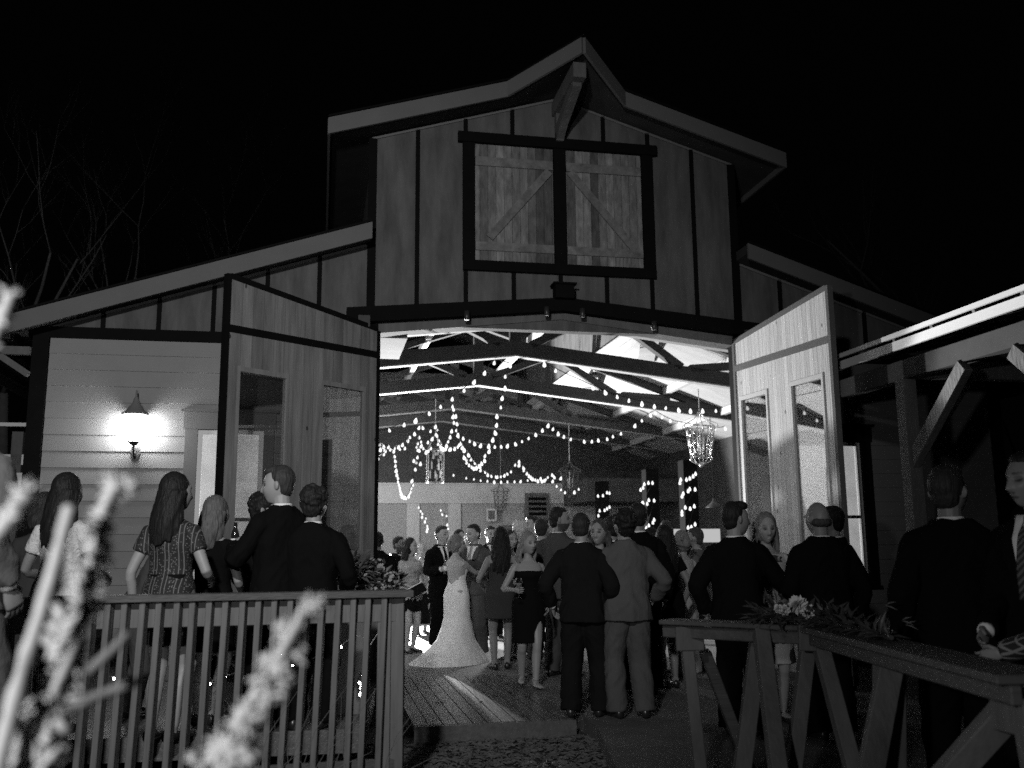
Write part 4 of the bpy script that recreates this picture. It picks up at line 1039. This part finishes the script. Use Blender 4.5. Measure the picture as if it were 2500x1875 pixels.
    t[fr&((x/.020)**2+((z+.0655)/(.0025 if mouth != 'open' else .009))**2 < 1)] = .25 if mouth != 'open' else .1
    t[fr&(((x-.009)/.006)**2+((z+.046)/.004)**2 < 1)] = .4
    if mouth == 'smile': t[fr&((x/.021)**2+((z+.066)/.0045)**2 < 1)] = 1.7
    if beard: t[(z < -.038)&(z > -.135)&(y > -.03)&(y < .13)&~(fr&((x/.021)**2+((z+.0655)/.007)**2 < 1))] *= beard
    set_tone(body, t)
    ob = put('body', body, skin_mat(skin), root)
    # ---- hair
    kind, hv = hair[0], hair[1]
    hb = MB()
    def E_(c_, r_): 
        rot = Rh
        hb.sphere(HT(V3(c_)*hs), (r_[0]*hs, r_[1]*hs, r_[2]*hs), 22, 14, rot)
    if kind == 'short': E_((0, -.030, .034), (.0795, .083, .096)); E_((0, -.006, .086), (.064, .074, .040)); E_((0, -.048, -.02), (.066, .053, .065))
    elif kind == 'swept': E_((0, -.030, .034), (.080, .083, .097)); E_((.008, .022, .094), (.058, .064, .038)); E_((0, -.045, -.015), (.066, .055, .065))
    elif kind == 'curly':
        E_((0, -.018, .036), (.085, .094, .098)); E_((0, -.05, -.02), (.073, .056, .075)); rr = random.Random(sd)
        for k in range(60):
            d = V3((rr.gauss(0, 1), rr.gauss(-.5, 1), rr.gauss(.4, .8))).normalized()
            if d.y > .55 and d.z < .45: continue
            E_((d.x*.08, -.02+d.y*.09, .035+d.z*.095), (.022, .022, .02))
    elif kind == 'balding': E_((0, -.030, -.022), (.0765, .070, .044))
    elif kind == 'thin': E_((0, -.024, .024), (.0775, .085, .096)); E_((0, -.045, -.02), (.068, .056, .06))
    elif kind in ('long', 'wavy', 'braid', 'updo'):
        E_((0, -.020, .032), (.083, .094, .101)); E_((0, -.03, -.03), (.082, .075, .09))
        if kind == 'updo':
            E_((0, -.10, -.02), (.052, .045, .05)); rr = random.Random(sd)
            for k in range(26): E_((rr.gauss(0, .035), -.085+rr.gauss(0, .022), -.01+rr.gauss(0, .032)), (.022, .02, .02))
            for sx in (-1, 1): E_((sx*.072, .0, -.005), (.018, .05, .045))
        else:
            ln = hair[2] if len(hair) > 2 else .35; rr = random.Random(sd); nst = 27
            for k in range(nst):
                f = k/(nst-1)*2-1; a = f*1.9
                x0, y0 = math.sin(a)*.078, -.02-math.cos(a)*.075
                l = ln*(1-.10*abs(f)+rr.uniform(-.06, .06)); pts = []
                for q in range(8):
                    u_ = q/7; wav = (.014 if kind == 'wavy' else .004)*math.sin(u_*11+k*1.3)
                    fl = 1+.30*min(1, u_*1.5)-(.45*u_ if kind == 'braid' else .12*u_)
                    yy = y0-.028*math.sin(min(1, u_*1.2)*math.pi*.6)-(.02 if y0 < -.03 else -.005)*u_
                    pp = HT(V3((x0*fl+wav, yy+wav*.5, .01-.1*u_*(1 if ln > .2 else .6)))*hs)
                    dn = V3((0, 0, -1))*max(0, (l*u_-.1*u_))*hs
                    if lean > 12: dn = Rt @ dn
                    pts.append(pp+dn)
                hb.tube(pts, [.019*hs]*5+[.017*hs, .013*hs, .005*hs], 8)
    if hb.v:
        hme = remesh(hb, min(vox, .008), 1)
        folds(hme, .0028*s if kind not in ('curly', 'updo') else .006, (60, 60, 8 if kind not in ('curly', 'updo') else 30), sd)
        put('hair', hme, hair_mat(hv), root)
    # ---- clothes
    o = outfit or {}
    def lowerlegs(rads, top_ring, name, m, amp, hem_z=.035):
        tb_ = MB(); tb_.loft([ring(z, rx*g_, ry*g_, yo) for z, rx, ry, yo in top_ring])
        for i, (hpj, kn, an, fd, fz) in enumerate(legs):
            h2 = hpj+V3((0, 0, .02*s)); a2 = an+V3((0, .008, -.085+hem_z))*1.0; a2.z = an.z-(.085-hem_z-.012)*s
            tb_.tube(catmull([h2, h2.lerp(kn, .45), kn, kn.lerp(an, .5), a2], 4), [r*s for r in np.interp(np.linspace(0, 1, 17), np.linspace(0, 1, 5), rads)], 16)
        me = remesh(tb_, max(vox, .010), 2); folds(me, amp*.8, (9, 9, 5), sd+.5); folds(me, amp*.9, (7, 7, 9), sd+9, True, .9)
        put(name, me, m, root)
    def shoes(m, w=1):
        for hpj, kn, an, fd, fz in legs:
            f = MB(); z0 = an.z-.085*s; sdv = fd.cross(V3((0, 0, 1)))
            prof = [(-.075, .028, .075), (-.06, .036, .085), (-.01, .036, .09), (.05, .041, .065), (.11, .046, .05), (.165, .040, .042), (.20, .022, .03)]
            rings = []
            for y_, w_, h_ in prof:
                rings.append([an+fd*y_*s+sdv*(w_*s*math.cos(q*math.pi/6))+V3((0, 0, (z0-an.z)+h_*s*(.5+.5*math.sin(q*math.pi/6)))) for q in range(12)])
            f.loft([r[::-1] for r in rings]); f.build('shoe', m, root, True)
    if 'suit' in o:
        m = o['suit']; mt = o.get('trousers', m); fit = o.get('fit', 1.0)*1.02
        lowerlegs([.114, .110, .098, .092, .090], [(.83, .15, .115, 0), (.90, .172, .125, -.004), (.99, .165, .118, -.005), (1.06, .158, .112, 0)], 'trousers', mt, .012)
        if 'barefoot' not in o: shoes(M_shoe)
        jb = MB(); hem = o.get('hem', .80)
        J = [(hem, .192, .142, -.004), (.875, .190, .140, -.004), (.95, .180, .134, -.003), (1.06, .168, .124, .002), (1.16, .176, .128, .006), (1.27, .192, .132, .006), (1.34, .198, .125, 0), (1.385, .185, .108, -.010), (1.43, .138, .086, -.018), (1.458, .098, .080, -.020), (1.482, .080, .072, -.018)]
        jb.loft([ring(z, rx*g_*fit, ry*g_*fit, yo, 28, 2.4) for z, rx, ry, yo in J])
        for sh, el, wr, sx in arms:
            w2 = wr-(wr-el).normalized()*.012*s
            jb.tube(catmull([T((sx*sw*.55, -.012, 1.36)), sh+V3((0, 0, .002*s)), sh.lerp(el, .4), el, el.lerp(w2, .5), w2], 3), [x*s*(.5+.5*fit) for x in np.interp(np.linspace(0, 1, 16), [0, .2, .4, .6, .8, 1], [.062, .074, .074, .067, .060, .050])], 14)
        me = remesh(jb, max(vox, .010), 2); folds(me, .010, (8, 8, 4), sd); folds(me, .012, (6, 6, 8), sd+4, True, .8); folds(me, .003, (22, 22, 12), sd+7)
        jo = put('jacket', me, m, root)
        # collar of the shirt, cuffs
        cb = MB(); rn = []
        for z, r0, dzf in ((1.452, .073, 0), (1.503, .066, -.034), (1.508, .060, -.034), (1.455, .058, 0)):
            rn.append([neck+Rt @ V3((r0*s*math.cos(a), (-.006+r0*1.02*math.sin(a))*s, (z-1.50+dzf*max(0, math.sin(a)))*s)) for a in [2*math.pi*k/24 for k in range(24)]])
        cb.loft(rn+[rn[0]], close=False); cb.build('collar', M_shirt, jo, True)
        for sh, el, wr, sx in arms:
            f = MB(); d = (wr-el).normalized(); f.tube([wr-d*.02*s, wr+d*.012*s], .036*s, 12); f.build('cuff', M_shirt, jo, True)
        if o.get('front', False):
            bm = bmesh.new(); bm.from_mesh(me); bvh = BVHTree.FromBMesh(bm); bm.free()
            def patch(name, lf_, rt_, z0, z1, off, m, par):
                nz_, nx_ = 14, 7; vs_ = []
                for i in range(nz_+1):
                    z = z0+(z1-z0)*i/nz_
                    for k in range(nx_+1):
                        x = lf_(z)+(rt_(z)-lf_(z))*k/nx_; a = T((x, .5, z)); dd = (T((x, .0, z))-a).normalized()
                        h_ = bvh.ray_cast(a, dd); q = h_[0] if h_[0] else T((x, .09, z)); vs_.append(q-dd*off*s)
                p = MB(); W1 = nx_+1
                p.add(vs_, [(i*W1+k, i*W1+k+1, (i+1)*W1+k+1, (i+1)*W1+k) for i in range(nz_) for k in range(nx_)])
                ob_ = p.build(name, m, par, True); sol = ob_.modifiers.new('t', 'SOLIDIFY'); sol.thickness = .003; return ob_
            zb = o.get('vz', 1.08); vw = lambda z: .075*max(0, (z-zb)/(1.46-zb))
            patch('shirt_front', lambda z: -vw(z)-.012, lambda z: vw(z)+.012, zb, 1.46, .003, M_shirt, jo)
            if 'tie' in o:
                tw = lambda z: .016+.020*max(0, min(1, (1.42-z)/.35))
                patch('tie', lambda z: -tw(z), lambda z: tw(z), zb-.0, 1.455, .009, o['tie'], jo)
            for sx in (-1, 1):
                a_ = (lambda z: -vw(z)-.065*min(1, max(.05, (z-zb)/.18))) if sx < 0 else (lambda z: vw(z)-.004)
                b_ = (lambda z: -vw(z)+.004) if sx < 0 else (lambda z: vw(z)+.065*min(1, max(.05, (z-zb)/.18)))
                patch('lapel', a_, b_, zb, 1.44, .008, m, jo)
    if 'dress' in o:
        m = o['dress']; hem = o.get('hem', .52); topz = o.get('top', 1.30); flare = o.get('flare', 0); db_ = MB()
        D = [(hem, .19+flare, .150+flare*.8, 0)]
        if hem < .6: D += [(max(.62, hem+.02), .178+flare*.6, .14+flare*.5, -.002)]
        D += [(.76, .182+flare*.35, .140+flare*.3, -.006), (.90, .186, .136, -.012), (.99, .170, .124, -.010), (1.06, .142, .106, 0), (1.12, .134, .100, .003), (1.19, .142, .108, .009), (1.26, .158, .132, .02), (1.31, .157, .118, .012)]
        if topz > 1.31: D += [(1.35, .156, .100, .002), (1.40, .146, .08, -.008)]
        if topz > 1.42: D += [(1.425, .105, .07, -.012), (1.445, .075, .062, -.012)]
        if 'rings' in o: D = o['rings']
        db_.loft([ring(z, rx*g_, ry*g_, yo, 32, 2.1) for z, rx, ry, yo in D])
        sl = o.get('sleeve', 0)
        for sh, el, wr, sx in arms:
            if sl:
                e_ = sh.lerp(el, min(1, sl)); pts = [T((sx*sw*.55, -.012, 1.365)), sh, sh.lerp(e_, .55), e_]
                rr_2 = [.055*s, .066*s, .066*s, .064*s]
                if sl > 1: pts += [el.lerp(wr, min(1, sl-1))]; rr_2 += [.05*s]
                db_.tube(pts, rr_2, 12)
            elif o.get('straps'):
                db_.tube(catmull([T((sx*.085, .105, 1.28)), T((sx*.095, .065, 1.36)), T((sx*.10, .0, 1.42)), T((sx*.09, -.065, 1.37)), T((sx*.07, -.095, 1.27))], 3), .013*s, 8)
        me = remesh(db_, max(vox, .009), 2)
        if o.get('backless'):
            bm = bmesh.new(); bm.from_mesh(me); kill = []
            for f in bm.faces:
                q = f.calc_center_median(); zz_ = q.z/s; xx_ = q.x/s
                if q.y < 0 and zz_ > 1.06 and abs(xx_) < .135*(zz_-1.06)/.12: kill.append(f)
            bmesh.ops.delete(bm, geom=kill, context='FACES'); bm.to_mesh(me); bm.free()
        folds(me, .005, (10, 10, 4), sd); folds(me, .006 if flare else .003, (12, 12, 2.5), sd+3)
        put('dress', me, m, root)
        if o.get('belt'): 
            bb = MB(); bb.loft([ring(1.045, .150, .114, .001), ring(1.075, .148, .112, .002)], close=False); bb.build('belt', M_black, root, True)
        if 'barefoot' not in o: shoes(o.get('shoes', M_shoe))
    if 'skirt' in o:
        sk = MB(); h_ = o.get('skhem', .60); sk.loft([ring(z, rx, ry, yo, 28, 2.1) for z, rx, ry, yo in [(h_, .195, .15, 0), (.76, .188, .145, -.006), (.90, .188, .138, -.012), (1.0, .166, .122, -.008), (1.07, .142, .105, 0)]])
        me = remesh(sk, max(vox, .01), 2); folds(me, .006, (10, 10, 3), sd); put('skirt', me, o['skirt'], root)
    root['_s'] = s
    return root, s, arms
def held(kind, label, root_info, side, off=(0, 0, 0), tilt=(0, 0)):
    root, s, arms = root_info
    sh, el, wr, sx = arms[0 if side < 0 else 1]; d = (wr-el).normalized()
    p = wr+d*.085*s+Vector(off); M = Matrix.Translation(root.location) @ Matrix.Rotation(root.rotation_euler.z, 4, 'Z'); q = M @ p
    e = empty(kind, q, 0, label, {'wine_glass': 'wine glass', 'beer_bottle': 'bottle', 'drinking_glass': 'glass', 'clutch_bag': 'bag', 'tumbler': 'glass'}[kind])
    e.rotation_euler = (R(tilt[0]), R(tilt[1]), 0)
    if kind == 'wine_glass':
        mb = MB(); mb.lathe([(0, -.11), (.034, -.11), (.034, -.106), (.005, -.10), (.004, -.02), (.02, -.005), (.036, .03), (.038, .06), (.030, .10), (.0285, .10), (.036, .06), (.034, .03), (0, .0)], n=16); mb.build('bowl', glass('jar_glass', .2, .9, .03), e, True)
        mb = MB(); mb.lathe([(0, .002), (.03, .028), (.034, .045), (0, .045)], n=16); mb.build('wine', mat('pale_wine', .6, .2), e, True)
    elif kind == 'beer_bottle':
        mb = MB(); mb.lathe([(0, -.12), (.029, -.12), (.031, -.11), (.031, .02), (.026, .05), (.014, .08), (.0125, .11), (.014, .112), (.014, .12), (0, .12)], n=16); mb.build('bottle', mat('dark_bottle_glass', .015, .08, spec=.8), e, True)
        mb = MB(); mb.lathe([(.0318, -.07), (.0318, .0)], n=16); mb.build('label', M_white, e, True)
    elif kind == 'clutch_bag':
        mb = MB(); mb.hexa([(-.13, -.02, -.07), (.13, -.02, -.07), (.13, .02, -.07), (-.13, .02, -.07), (-.12, -.012, .07), (.12, -.012, .07), (.12, .012, .07), (-.12, .012, .07)]); mb.build('bag', M_black, e, bevel=.01)
        mb = MB(); mb.box((-.125, -.014, .071), (.125, .014, .08)); mb.build('clasp', M_silver, e)
    else:
        mb = MB(); mb.lathe([(0, -.05), (.03, -.05), (.036, .05), (.034, .05), (.028, -.04), (0, -.04)], n=16); mb.build('tumbler', glass('jar_glass', .2, .9, .03), e, True)
        mb = MB(); mb.lathe([(0, -.038), (.028, -.038), (.031, .01), (0, .01)], n=16); mb.build('drink', mat('drink', .25, .2), e, True)
    return e
C_black = cloth('black_suit', .006); C_dark = cloth('charcoal_suit', .011); C_grey = cloth('grey_suit', .085, .25); C_mid = cloth('mid_grey_suit', .065, .2); C_gjac = cloth('pale_grey_jacket', .11, .2)
C_bdress = cloth('black_dress', .007); C_gdress = cloth('grey_dress', .045); C_gown = cloth('ivory_lace_gown', .85, .12, .5, 60); C_lite = cloth('pale_long_dress', .42, .1)
C_lace = mat('white_lace', .66, .8, .45, 22, (1, 1, 1), .8, 40); C_floral = mat('floral_print', .35, .8, 1.1, 9, (1, 1, 1), .2)
def patterned(name, kind):
    M = bpy.data.materials.new(name); M.use_nodes = True; nt = M.node_tree; N = nt.nodes; L_ = nt.links; p = N['Principled BSDF']; p.inputs['Roughness'].default_value = .8
    tc = N.new('ShaderNodeTexCoord')
    def mth(op, a, b=None):
        n = N.new('ShaderNodeMath'); n.operation = op
        for i, q in enumerate((a, b)):
            if q is None: continue
            if isinstance(q, (int, float)): n.inputs[i].default_value = q
            else: L_.new(q, n.inputs[i])
        return n.outputs[0]
    sp = N.new('ShaderNodeSeparateXYZ'); L_.new(tc.outputs['Object'], sp.inputs[0]); x, z = sp.outputs[0], sp.outputs[2]
    def line(v, per, wd, ph=0): return mth('LESS_THAN', mth('ABSOLUTE', mth('SUBTRACT', mth('FRACT', mth('ADD', mth('DIVIDE', v, per), ph)), .5)), wd)
    if kind == 'knit':
        a = line(x, .085, .03); a2 = line(x, .085, .03, .3); b = line(z, .06, .10)
        vo = N.new('ShaderNodeTexVoronoi'); vo.inputs['Scale'].default_value = 75; L_.new(tc.outputs['Object'], vo.inputs['Vector']); d = mth('LESS_THAN', vo.outputs['Distance'], .30)
        f = mth('MULTIPLY', mth('MAXIMUM', mth('MAXIMUM', a, a2), mth('MULTIPLY', d, mth('MAXIMUM', b, line(x, .085, .24, .65)))), 1.0)
        lo, hi = .010, .15
    elif kind == 'lattice':
        f = mth('MAXIMUM', line(mth('ADD', x, z), .05, .1), line(mth('SUBTRACT', x, z), .05, .1)); lo, hi = .015, .22
    elif kind == 'stripe': f = line(mth('ADD', z, mth('MULTIPLY', x, .9)), .035, .22); lo, hi = .03, .12
    else:
        vo = N.new('ShaderNodeTexVoronoi'); vo.inputs['Scale'].default_value = 7; L_.new(tc.outputs['Object'], vo.inputs['Vector'])
        nz = N.new('ShaderNodeTexNoise'); nz.inputs['Scale'].default_value = 9; L_.new(tc.outputs['Object'], nz.inputs['Vector']); f = mth('GREATER_THAN', nz.outputs[0], .46); lo, hi = .05, .5
    v = mth('ADD', mth('MULTIPLY', f, hi-lo), lo); cb = N.new('ShaderNodeCombineColor')
    for i in range(3): L_.new(v, cb.inputs[i])
    L_.new(cb.outputs[0], p.inputs['Base Color']); return M
C_knit = patterned('black_white_knit', 'knit'); C_lattice = patterned('lattice_print', 'lattice'); C_tie = patterned('striped_tie', 'stripe'); C_print = patterned('bold_print', 'print')
T_grey = cloth('grey_tie', .3)
DZ = .25
# ---- left deck guests
person('man in a grey jacket with pale collar, back turned, cut off by the left edge', -62, 4.75, 925, 20, ground=DZ, skin=.3, hair=('short', .02), head=(-20, 0), outfit={'suit': C_gjac, 'fit': 1.05}, armR=(.30, -.02, .9))
person('woman in white lace top with long dark hair down her back', 165, 6.9, 1158, 8, 'f', DZ, skin=.33, hair=('long', .018, .36), head=(14, 0), armL=(-.2, .22, 1.0), armR=(.21, .24, 1.02), outfit={'dress': C_lace, 'hem': .55, 'top': 1.43, 'sleeve': .55})
person('dark haired woman mostly hidden behind the woman in white lace', 112, 7.5, 1205, -20, 'f', DZ, skin=.3, hair=('long', .03, .2), outfit={'dress': C_gdress, 'hem': .5, 'top': 1.43, 'sleeve': .9})
rk_ = person('woman with long straight dark hair in a black and white knit dress', 428, 6.6, 1157, 10, 'f', DZ, skin=.36, hair=('long', .014, .33), head=(30, 0), armL=(-.255, .0, .85), armR=(.20, .20, 1.03), girth=1.06, outfit={'dress': C_knit, 'hem': .62, 'top': 1.43, 'sleeve': .5, 'belt': 1})
person('man in a dark jacket bending forward behind the knit dress woman', 345, 7.6, 1262, 75, 'm', DZ, skin=.3, hair=('short', .02), lean=28, outfit={'suit': C_mid}, armL=(-.1, .42, 1.0), armR=(.2, .4, .95))
person('woman with pinned wavy fair hair in a dark V back dress', 527, 7.2, 1213, 12, 'f', DZ, skin=.36, hair=('braid', .10, .28), head=(20, 0), armL=(-.16, .25, 1.02), armR=(.17, .16, 1.0), outfit={'dress': C_bdress, 'hem': .55, 'top': 1.40, 'sleeve': .5})
r36 = person('shorter man with dark wavy hair in a dark suit facing right with a bottle', 642, 7.6, 1207, 50, 'm', DZ, skin=.33, hair=('curly', .015), head=(25, 0), armR=(.18, .33, 1.23), outfit={'suit': C_dark})
r37 = person('tall man with swept fair hair in a black suit seen in left profile', 690, 7.05, 1140, -50, 'm', DZ, skin=.40, hair=('swept', .04), head=(-36, 4), armL=(-.16, .30, 1.20), armR=(.25, .10, .90), vox=.0068, outfit={'suit': C_black, 'front': True})
held('beer_bottle', 'dark beer bottle raised by the tall man in left profile', r37, -1, (0, .0, .03))
person('man in a black suit with wavy dark hair, back to the railing', 768, 7.0, 1190, 5, 'm', DZ, skin=.34, hair=('curly', .02), head=(8, 0), armL=(-.2, .18, 1.0), armR=(.22, .15, 1.0), outfit={'suit': C_black})
# ---- far dancers
FV = .012
person('man with white collar seen from behind beside the dark door edge', 922, 14.3, 1300, -8, 'm', skin=.3, hair=('short', .02), outfit={'suit': C_dark}, vox=FV)
person('bearded guest with a glowing outline far behind the floral top woman', 973, 16.0, 1311, 110, 'm', skin=.3, hair=('short', .03), beard=.4, outfit={'suit': C_dark, 'front': True}, vox=FV)
r3 = person('dark haired woman in pale floral top and black skirt by the door edge', 1003, 14.4, 1314, 140, 'f', skin=.45, hair=('wavy', .02, .3), head=(-28, -4), armL=(-.12, .22, 1.03), armR=(.12, .22, 1.0), outfit={'dress': C_floral, 'hem': .95, 'top': 1.41, 'sleeve': .35, 'skirt': C_bdress, 'skhem': .62}, vox=FV)
held('clutch_bag', 'black clutch bag held by the woman in the floral top', r3, 1, (-.0, .02, -.02), (0, -28))
person('fair haired woman whose hair glows white in front of the video light', 1031, 17.4, 1328, 165, 'f', skin=.5, hair=('wavy', .38, .16), outfit={'dress': C_lite, 'hem': .86, 'top': 1.42, 'sleeve': .6, 'skirt': C_dark, 'skhem': .2}, head=(10, 0), vox=FV)
r5 = person('man in a black suit with outlined hair glancing left, bottle in hand', 1078, 15.0, 1285, 150, 'm', skin=.42, hair=('short', .03), head=(-20, 0), armL=(-.22, .15, 1.0), armR=(.16, .32, 1.13), outfit={'suit': C_black, 'front': True, 'tie': C_black}, vox=FV)
held('beer_bottle', 'dark beer bottle held by the black suited man left of the bride', r5, 1, (0, 0, .04))
person('dark haired guest half hidden behind the bride', 1121, 15.3, 1294, 150, 'f', skin=.4, hair=('long', .015, .3), armL=(-.2, .2, 1.2), outfit={'dress': C_lite, 'hem': .8, 'top': 1.42, 'sleeve': .6}, vox=FV)
bride = person('bride in an ivory low backed mermaid gown seen from behind', 1116, 13.2, 1306, 38, 'f', skin=.45, hair=('updo', .16), head=(44, 2), twist=6, lean=-2, armL=(-.05, .42, 1.22), armR=(.10, .45, 1.20), outfit={'dress': C_gown, 'barefoot': 1, 'backless': 1, 'rings': [(.0, .46, .58, -.15), (.04, .43, .53, -.12), (.15, .34, .38, -.06), (.30, .25, .25, -.02), (.45, .212, .20, 0), (.60, .185, .162, 0), (.76, .182, .150, -.008), (.90, .182, .138, -.012), (.99, .162, .120, -.008), (1.06, .138, .104, 0), (1.12, .128, .097, .003), (1.19, .137, .106, .009), (1.26, .152, .130, .02), (1.30, .154, .120, .016)], 'straps': 1}, vox=.010)
person('laughing man in a grey suit holding the bride', 1158, 13.9, 1281, -155, 'm', skin=.45, hair=('short', .02), head=(20, 4), armL=(-.1, .45, 1.22), armR=(.12, .44, 1.12), mouth='open', outfit={'suit': C_grey, 'front': True, 'tie': T_grey}, vox=.010)
person('woman with long dark hair in a fitted grey dress seen from behind', 1222, 12.3, 1288, -5, 'f', skin=.3, hair=('wavy', .014, .42), armL=(-.22, .12, 1.0), armR=(.21, .22, 1.05), outfit={'dress': C_gdress, 'hem': .62, 'top': 1.3, 'straps': 1}, feet=((-.09, 0), (.08, .08)))
person('older man with white wavy hair behind the blonde woman', 1268, 14.2, 1274, -35, 'm', skin=.4, hair=('curly', .5), outfit={'suit': C_dark}, vox=FV)
person('dark haired man with glowing hair edge looking left beyond the dancers', 1298, 15.0, 1262, -115, 'm', skin=.35, hair=('swept', .02), head=(0, -8), outfit={'suit': C_grey, 'front': True}, vox=FV)
person('short haired guest glimpsed behind the bearded man', 1326, 14.2, 1272, 10, 'm', skin=.36, hair=('thin', .06), outfit={'suit': C_dark}, vox=FV)
r10 = person('barefoot blonde woman in a black dress walking out with a wine glass', 1288, 10.75, 1300, 170, 'f', skin=.36, hair=('wavy', .19, .26), head=(-22, 0), armL=(-.22, .05, .9), armR=(.20, .24, 1.10), feet=((-.05, .16), (.06, -.12, .02)), vox=.0068, outfit={'dress': C_bdress, 'hem': .50, 'top': 1.3, 'straps': 1, 'barefoot': 1})
held('wine_glass', 'wine glass held by the barefoot blonde woman', r10, 1, (0, .0, .03))
r14 = person('bearded dark haired man in a grey suit looking right', 1362, 11.6, 1240, 40, 'm', skin=.33, hair=('short', .018), head=(44, 0), beard=.25, armR=(.1, .32, 1.25), vox=.0068, outfit={'suit': C_mid})
held('beer_bottle', 'dark beer bottle held up by the bearded man', r14, 1, (0, 0, .02))
person('man with thinning dark hair in a black suit, hand in pocket, back turned', 1418, 8.9, 1252, 14, 'm', skin=.3, hair=('thin', .025), head=(10, 0), armL=(-.28, .02, .93), armR=(.22, .05, .92), outfit={'suit': C_dark, 'fit': 1.03}, feet=((-.12, -.02), (.13, .05)))
r16 = person('smiling woman between the two back turned suited men with a glass', 1462, 10.0, 1270, 190, 'f', skin=.4, hair=('wavy', .07, .3), head=(12, 0), armL=(-.1, .3, 1.15), armR=(.12, .26, 1.12), mouth='smile', vox=.0068, outfit={'dress': C_print, 'hem': .5, 'top': 1.42, 'sleeve': .6})
held('wine_glass', 'wine glass held by the smiling woman between the suited men', r16, -1, (0, 0, .03))
person('man in a wrinkled mid grey suit with thick hair, back turned', 1525, 8.85, 1246, -8, 'm', skin=.3, hair=('curly', .014), head=(-12, -6), lean=4, armL=(-.14, .35, 1.05), armR=(.27, .10, .98), outfit={'suit': C_grey, 'fit': 1.06}, girth=1.05, feet=((-.12, 0), (.12, -.02)))
person('tall man in black behind the wrinkled grey suit', 1556, 10.2, 1230, -5, 'm', skin=.3, hair=('short', .02), outfit={'suit': C_black})
person('long dark haired woman in a black dress right of the grey suit', 1622, 10.6, 1283, -20, 'f', skin=.33, hair=('long', .014, .36), head=(-10, 0), armL=(-.2, .2, 1.0), outfit={'dress': C_bdress, 'hem': .55, 'top': 1.42, 'sleeve': .4})
person('fair haired woman in a long pale dress near the pale door', 1663, 11.4, 1297, -40, 'f', skin=.42, hair=('updo', .2), head=(20, 0), armL=(-.18, .15, 1.0), outfit={'dress': C_lite, 'hem': .06, 'top': 1.42, 'sleeve': .55})
person('man in pale clothes half hidden behind the long pale dress', 1697, 12.0, 1290, -70, 'm', skin=.4, hair=('short', .06), outfit={'suit': C_gjac})
person('guest with dark short hair far back between the fairy lit columns', 1626, 15.5, 1272, 30, 'm', skin=.35, hair=('short', .03), outfit={'suit': C_dark}, vox=FV)
person('short haired woman in black half hidden between the grey dress and the older man', 1246, 13.4, 1296, 150, 'f', skin=.4, hair=('updo', .03), armL=(-.15, .25, 1.0), outfit={'dress': C_bdress, 'hem': .5, 'top': 1.42, 'sleeve': .5}, vox=FV)
person('dark suited man standing behind the glass holding woman', 1492, 11.2, 1262, -40, 'm', skin=.33, hair=('short', .02), outfit={'suit': C_dark}, vox=FV)
person('woman with dark pinned hair behind the tall man in black', 1590, 11.8, 1290, 60, 'f', skin=.38, hair=('updo', .02), outfit={'dress': C_gdress, 'hem': .5, 'top': 1.42, 'sleeve': .4}, vox=FV)
person('man in a mid grey jacket behind the barefoot blonde woman', 1322, 12.9, 1268, 20, 'm', skin=.36, hair=('swept', .03), outfit={'suit': C_mid}, vox=FV)
person('added dark suited guest hidden behind the long dark hair, shading the right door', 1198, 16.55, 1286, 160, 'm', skin=.35, hair=('short', .02), girth=1.15, outfit={'suit': C_dark, 'front': True}, vox=FV)  # unseen guest added to cast a shadow on the right door
# ---- right guests
r23 = person('man in a black suit in right profile reaching out with a drink', 1790, 8.0, 1228, 24, 'm', skin=.33, hair=('swept', .018), head=(46, 0), armL=(-.26, .02, .9), armR=(.30, .34, 1.08), vox=.0068, outfit={'suit': C_black, 'fit': 1.04}, girth=1.04)
held('drinking_glass', 'short glass held out by the man in right profile', r23, 1, (0, .0, .03))
person('smiling blonde woman in a bold printed dress facing the camera', 1866, 8.6, 1253, 186, 'f', skin=.4, hair=('long', .17, .34), head=(-6, 8), armL=(-.16, .26, 1.06), armR=(.14, .28, 1.05), mouth='smile', vox=.0068, outfit={'dress': C_print, 'hem': .48, 'top': 1.42, 'sleeve': .9})
person('bald man in a black suit with his back turned', 1998, 7.8, 1226, -4, 'm', skin=.28, hair=('balding', .06), head=(-16, 0), girth=1.06, armL=(-.16, .25, 1.05), armR=(.28, .05, .88), outfit={'suit': C_black, 'fit': 1.08})
person('dark haired man mostly hidden behind the bald man', 2030, 8.9, 1238, -60, 'm', skin=.33, hair=('short', .015), outfit={'suit': C_dark})
person('big grey haired man in a black suit, back turned, looking right', 2308, 5.45, 1140, 8, 'm', skin=.26, hair=('short', .03), head=(42, -2), girth=1.10, armL=(-.28, .06, .88), armR=(.26, .10, .86), vox=.0068, outfit={'suit': C_black, 'fit': 1.08})
person('man with a striped tie facing left at the right edge', 2518, 4.95, 1104, -118, 'm', skin=.27, hair=('short', .015), head=(16, 4), armR=(.1, .3, .95), vox=.0068, outfit={'suit': C_black, 'front': True, 'tie': C_tie})
person('woman in a lattice print dress cut off by the right edge', 2570, 4.55, 1200, -60, 'f', skin=.34, hair=('long', .02, .3), armL=(-.16, .28, 1.0), outfit={'dress': C_lattice, 'hem': .5, 'top': 1.42, 'sleeve': 1.95})
